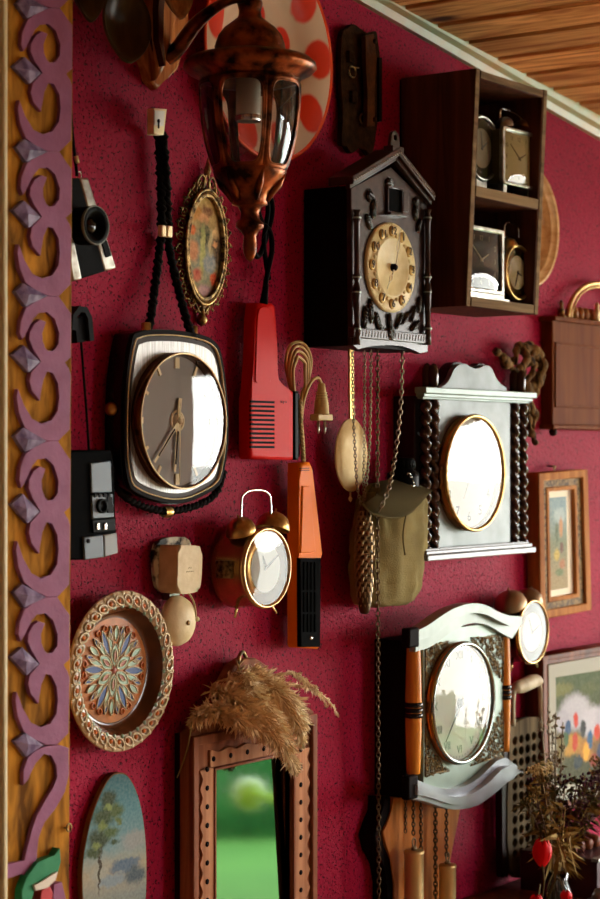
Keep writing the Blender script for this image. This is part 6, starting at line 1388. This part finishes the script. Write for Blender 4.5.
T.part('numerals', b, mat('pale grey numeral', '#9aa7a0', .5), dl)
def to(px, py): return q(px, py, ps+.008)
e = to(446, 742); hand(T, 'minute_hand', dX, dZ, e[0], e[1], .0018, .0006, ps+.0075, INK); e = to(458, 717); hand(T, 'hour_hand', dX, dZ, e[0], e[1], .0028, .001, ps+.0065, INK)
b = B(); b.lathe([(.008, ps+.004), (.008, ps+.007), (.005, ps+.0095), (0, ps+.010)], (dX, 0, dZ), 'p', 16); T.part('hub', b, INK)
b = B(); b.lathe([(dr*.95, ps+.0125), (dr*.7, ps+.0145), (dr*.35, ps+.0155), (0, ps+.016)], (dX, 0, dZ), 'p', 64); T.part('glass', b, GLASS)
# brass filigree in the four corners
fil = mat('gilt filigree', '#8a7040', .45, .6, var=(200, '#2c2010', .15))
for sx, sz in ((-1, 1), (1, 1), (-1, -1), (1, -1)):
    xo = xc0+.003 if sx < 0 else xc1-.003; zo = zmid+sz*dr*1.06
    b = B(); W4 = abs(dX-xo)*.72; H4 = dr*.85
    for j in range(230):
        a_, c_ = R.random(), R.random()
        if a_+c_ > 1: a_, c_ = 1-a_, 1-c_
        x = xo-sx*a_*W4; z = zo-sz*c_*H4
        if sqrt((x-dX)**2+(z-dZ)**2) < dr*1.05: continue
        r_ = R.uniform(.0018, .0034); a0 = R.random()*6; n_ = 8
        b.tube([(x+r_*(1-k/n_*.6)*cos(a0+k*.75), ps+.0008+.0015*k/n_, z+r_*(1-k/n_*.6)*sin(a0+k*.75)) for k in range(n_)], .0008, 4)
    pts = [(xo, zo), (xo-sx*W4, zo)]; b.tube([(xo, ps+.001, zo), (xo-sx*W4*.5, ps+.002, zo-sz*.002), (xo-sx*W4, ps+.001, zo+sz*.001)], .0012, 5); b.tube([(xo, ps+.001, zo), (xo, ps+.002, zo-sz*H4*.5), (xo, ps+.001, zo-sz*H4)], .0012, 5)
    T.part('corner_filigree', b, fil)
# lower back board with curved outline
lbw = wood('orange back board', '#9a5a24', '#cc8440', rough=.35, coat=.3)
LB = [(384,797),(383,812),(378,824),(374,836),(377,850),(385,866),(388,885),(388,960),(440,960),(447,880),(452,850),(456,826),(462,800)]
b = B(); b.prism(Q(LB, .03), .0, .03, bev=.003); lb = T.part('lower_board', b, sd)
LB2 = [(393,797),(392,812),(388,822),(383,832),(386,846),(392,860),(395,885),(395,960),(440,960),(447,880),(452,850),(457,826),(462,800)]
b = B(); b.prism(Q(LB2, .034), .028, .034, bev=.002); T.part('lower_board_face', b, lbw)
b = B(); xa_ = q(381, 0, 0)[0]; 
def ch2(pts, **kw): b = B(); b.chain(smooth_path([P3(*a) for a in pts], 4), **kw); T.part('chain', b, DARKCHAIN)
ch2([(405.5, 800, .05), (405.5, 835, .05)], link=.008, wire=.001); ch2([(413.5, 798, .065), (413.5, 838, .065)], link=.009, wire=.0012, wd=.005); ch2([(421, 798, .06), (421, 930, .06)], link=.009, wire=.0012, wd=.005); ch2([(435.5, 803, .05), (435.5, 930, .05)], link=.010, wire=.0014, wd=.006); ch2([(446.5, 805, .065), (446.5, 858, .065)], link=.009, wire=.0012, wd=.005)
for px, y0, rpx, p in ((414, 850, 10.3, .065), (447.5, 864, 9, .065)):
    k_ = S(px, p); x, z = q(px, y0, p); r_ = rpx*k_; b = B()
    b.lathe([(0, 0), (r_*.9, 0), (r_, -.002), (r_, -.006), (r_*.94, -.008), (r_*.94, -.13), (r_, -.132), (r_, -.138), (0, -.14)], (x, p, z), 'z', 32); wt = T.part('brass_weight', b, mat('brushed brass weight', '#cbb27e', .38, .6))
    b = B(); b.tube([(x+.005*cos(a/12*2*pi), p, z+.012+.007*sin(a/12*2*pi)) for a in range(12)], .0014, 6, closed=True); b.lathe([(0, 0), (.005, 0), (.004, .006), (0, .007)], (x, p, z), 'z', 12); T.part('hook', b, CHAINMETAL, wt)

# ================================================================== sideboard below the right edge of the view, vase and dried flowers
zs = .835; xs0 = 2.92
T = Thing('sideboard', 'dark wooden sideboard under the dried flowers, its top just below the view', 'sideboard', (xs0+.6, .2, 0))
b = B(); b.box(xs0, xs0+1.2, .02, .40, .08, zs-.025, bev=.003); T.part('body', b, BROWN)
b = B(); b.box(xs0-.015, xs0+1.215, .004, .42, zs-.025, zs, bev=.004); T.part('worktop', b, BROWN)
for k in range(2):
    b = B(); b.box(xs0+.03+k*.58, xs0+.59+k*.58, .398, .415, .12, zs-.06, bev=.003); d = T.part('door', b, BROWN); b = B(); b.ball((xs0+.55+k*.10, .425, .5), .013, 12, 8); T.part('knob', b, GOLD, d)
for sx in (.05, 1.15):
    for pp_ in (.06, .36): b = B(); b.lathe([(.0, 0), (.014, 0), (.022, .08), (0, .08)], (xs0+sx, pp_, 0), 'z', 14); T.part('leg', b, BROWN)
VP = .17; vx, _ = q(556, 899, VP)
T = Thing('glass_vase', 'clear glass vase holding the dried flowers at the lower right', 'vase', (vx, VP, zs))
kz = lambda y: q(556, y, VP)[1]
zr = kz(868)
b = B(); b.lathe([(0, zs), (.028, zs), (.030, zs+.004), (.026, zs+.03), (.020, zr-.02), (.022, zr), (.0205, zr), (.0185, zr-.02), (.024, zs+.03), (.026, zs+.008), (0, zs+.006)], (vx, VP, 0), 'z', 32); T.part('bowl', b, glass('vase glass', (.75, .82, .85), 1.5))
seedm = mat('purple brown seed heads', '#2c161c', .85, var=(50, '#5a3440', .2)); strawm = mat('yellow straw leaf', '#705828', .8, var=(40, '#a08850', .15)); olivem = mat('dry olive leaf', '#3c3418', .8, var=(40, '#5c5028', .2)); greym = mat('grey dry branch', '#8a8272', .8); brownm = mat('brown dry twig', '#5a402a', .8)
T = Thing('dried_flower_bouquet', 'bouquet of dried brown and purple flowers, twigs and straw leaves in the glass vase', 'dried flowers', (vx, VP, zs+.01))
VB = Vector((vx, VP, zs+.015))
def stem(px, py, pp, m, r=.0011, bend=.3):
    e = Vector(P3(px, py, pp)); mid = Vector((vx+(e.x-vx)*.25, VP+(pp-VP)*.3, zr+.01)); return smooth_path([VB+Vector((R.uniform(-.01,.01), R.uniform(-.01,.01), 0)), Vector((vx+(e.x-vx)*.06, VP, zr-.01)) , mid+(e-mid)*.35+Vector((0,0,.012)), e], 8)
def leafq(b, c, d, l, wv):
    n_ = d.cross(Vector((R.random()-.5, R.random()-.5, R.random()-.5))).normalized()*wv
    v = [b.bm.verts.new(a) for a in (c, c+d*l*.4+n_, c+d*l+Vector((0, 0, -.25*l)), c+d*l*.4-n_)]; b.bm.faces.new(v)
heads = []
for k in range(34):
    px = R.uniform(522, 612); py = R.uniform(758, 812)+ (6 if px < 535 else 0); heads.append((px, py, VP+R.uniform(-.06, .07)))
for i, (px, py, pp) in enumerate(heads):
    b = B(); st = stem(px, py, pp, brownm); b.use(0).tube(st, .0010, 5)
    m = [seedm, olivem, seedm, strawm, olivem][i % 5]; e = st[-1]
    for j in range(38):
        t_ = R.uniform(.55, 1); c = st[int(t_*(len(st)-1))]; d = Vector((R.gauss(0, 1), R.gauss(0, 1), R.gauss(.4, .8))).normalized(); b.use(1)
        nf = len(b.bm.faces); leafq(b, c+d*R.uniform(0, .008), d, R.uniform(.012, .03), R.uniform(.0015, .0035)); b.bm.faces.ensure_lookup_table(); b.bm.faces[-1].material_index = 1
    for j in range(20):
        d = Vector((R.gauss(0, 1), R.gauss(0, 1), R.gauss(0, 1))).normalized(); b.use(1).ball(e+d*R.uniform(.003, .018), (.0022, .0022, .003), 5, 4)
    T.part('flower_stem', b, [brownm, m])
for (px, py, pp) in ((548, 705, .15), (541, 715, .16), (556, 712, .15), (563, 722, .16), (552, 730, .14)):
    b = B(); st = stem(px, py, pp, greym); b.tube(st, .0012, 5)
    for j in range(60):
        t_ = R.uniform(.5, 1); c = st[int(t_*(len(st)-1))]; d = Vector((R.gauss(0, 1), R.gauss(0, 1), R.gauss(.6, .6))).normalized(); b.ball(c+d*R.uniform(.002, .007), (.0018, .0018, .0026), 5, 4)
    T.part('grey_twig', b, mat('grey budded twig', '#a09884', .8), label='pale grey budded twig')
for k in range(9):
    px = R.uniform(540, 606); py = R.uniform(800, 850); b = B(); st = stem(px, py, VP+R.uniform(.02, .1), strawm); b.use(0).tube(st, .0009, 5)
    for j in range(12): c = st[int(R.uniform(.45, 1)*(len(st)-1))]; d = Vector((R.gauss(.3, 1), R.gauss(0, 1), R.gauss(-.1, .8))).normalized(); leafq(b, c, d, R.uniform(.03, .05), .004)
    T.part('straw_stem', b, strawm)
b = B(); c = P3(541, 770, .22)
for j in range(90): d = Vector((R.gauss(0, 1.3), R.gauss(0, .6), R.gauss(0, .35))); b.ball(Vector(c)+d*.012, .0024, 6, 4)
b.tube([VB, Vector((vx, VP, zr)), Vector(c)], .001, 5)
T.part('yarrow_head', b, mat('pale yarrow', '#c9b88a', .9), label='pale cream yarrow head')
redf = mat('scarlet petal', '#d40d14', .5)
def tulip(cx, cy, rx, rz, pp, label):
    X, Z = q(cx, cy, pp); T = Thing('red_tulip', label, 'flower', (X, pp, zs+.01)); k_ = S(cx, pp)
    b = B(); b.tube(smooth_path([Vector((X+(vx-X)*.7, VP, zs+.012)), Vector((X+(vx-X)*.4, (VP+pp)/2, zr)), Vector((X, pp, Z-rz*k_*.8))], 6), .0016, 6); T.part('stem', b, olivem)
    for k in range(6):
        an = 2*pi*k/6; b = B(); a_ = rx*k_*1.25; h_ = rz*k_; rows = []
        for j in range(7):
            t_ = j/6; rr = a_*(sin(pi*(.12+t_*.72)))*(1.0 if k % 2 else .93); wv = .75*sin(pi*min(1, t_*.9+.08))**.7
            rows.append([b.bm.verts.new((X+rr*cos(an+wv*s_), pp+rr*sin(an+wv*s_), Z-h_+2*h_*t_*(1-.04*abs(s_)))) for s_ in (-1, -.5, 0, .5, 1)])
        for a2, c2 in zip(rows, rows[1:]):
            for i in range(4): f = b.bm.faces.new((a2[i], a2[i+1], c2[i+1], c2[i])); f.smooth = True
        T.part('petal', b, redf)
tulip(542, 852, 8.2, 14, .24, 'large scarlet tulip bloom below the dried flowers')
tulip(536, 902, 6, 8, .25, 'scarlet bloom cut by the bottom edge, left of the vase')
tulip(566, 896, 5, 6, .25, 'small scarlet bloom at the bottom edge, right of the vase')
bx0, bx1 = q(576, 0, .16)[0], q(590, 0, .16)[0]
T = Thing('spool_box', 'dark wooden box with round wooden pegs on top at the lower right corner', 'box', (bx0+.06, .12, zs))
zb2 = q(575, 868, .2)[1]
b = B(); b.box(bx0, bx0+.12, .05, .2, zs, zb2, bev=.002); T.part('body', b, mat('maroon box wood', '#3a1418', .4, coat=.3))
b = B(); b.box(bx0+.05, bx0+.055, .198, .203, zs, zb2); b.box(bx0-.002, bx0+.122, .19, .204, zb2-.004, zb2+.002, bev=.001); T.part('metal_edge', b, NICKEL)
for j in range(4):
    b = B(); b.lathe([(0, 0), (.010, 0), (.012, .006), (.012, .045), (.009, .052), (0, .053)], (bx0+.012+j*.03, .10, zb2+.010), (0, 1, 0), 18); T.part('wooden_peg', b, BROWN)
b = B(); x, z = q(588, 888, .24)
b.lathe([(0, 0), (.022, 0), (.026, .01), (.026, .022), (0, .024)], (x+.03, .25, zs), 'z', 24); b.lathe([(0, .024), (.018, .026), (.012, .04), (0, .044)], (x+.03, .25, zs), 'z', 24)
single('tin_lid_jar', b, mat('dull pewter', '#8a8686', .3, .9), 'small round pewter jar beside the pegged box at the lower right corner', 'jar', (x+.03, .25, zs))
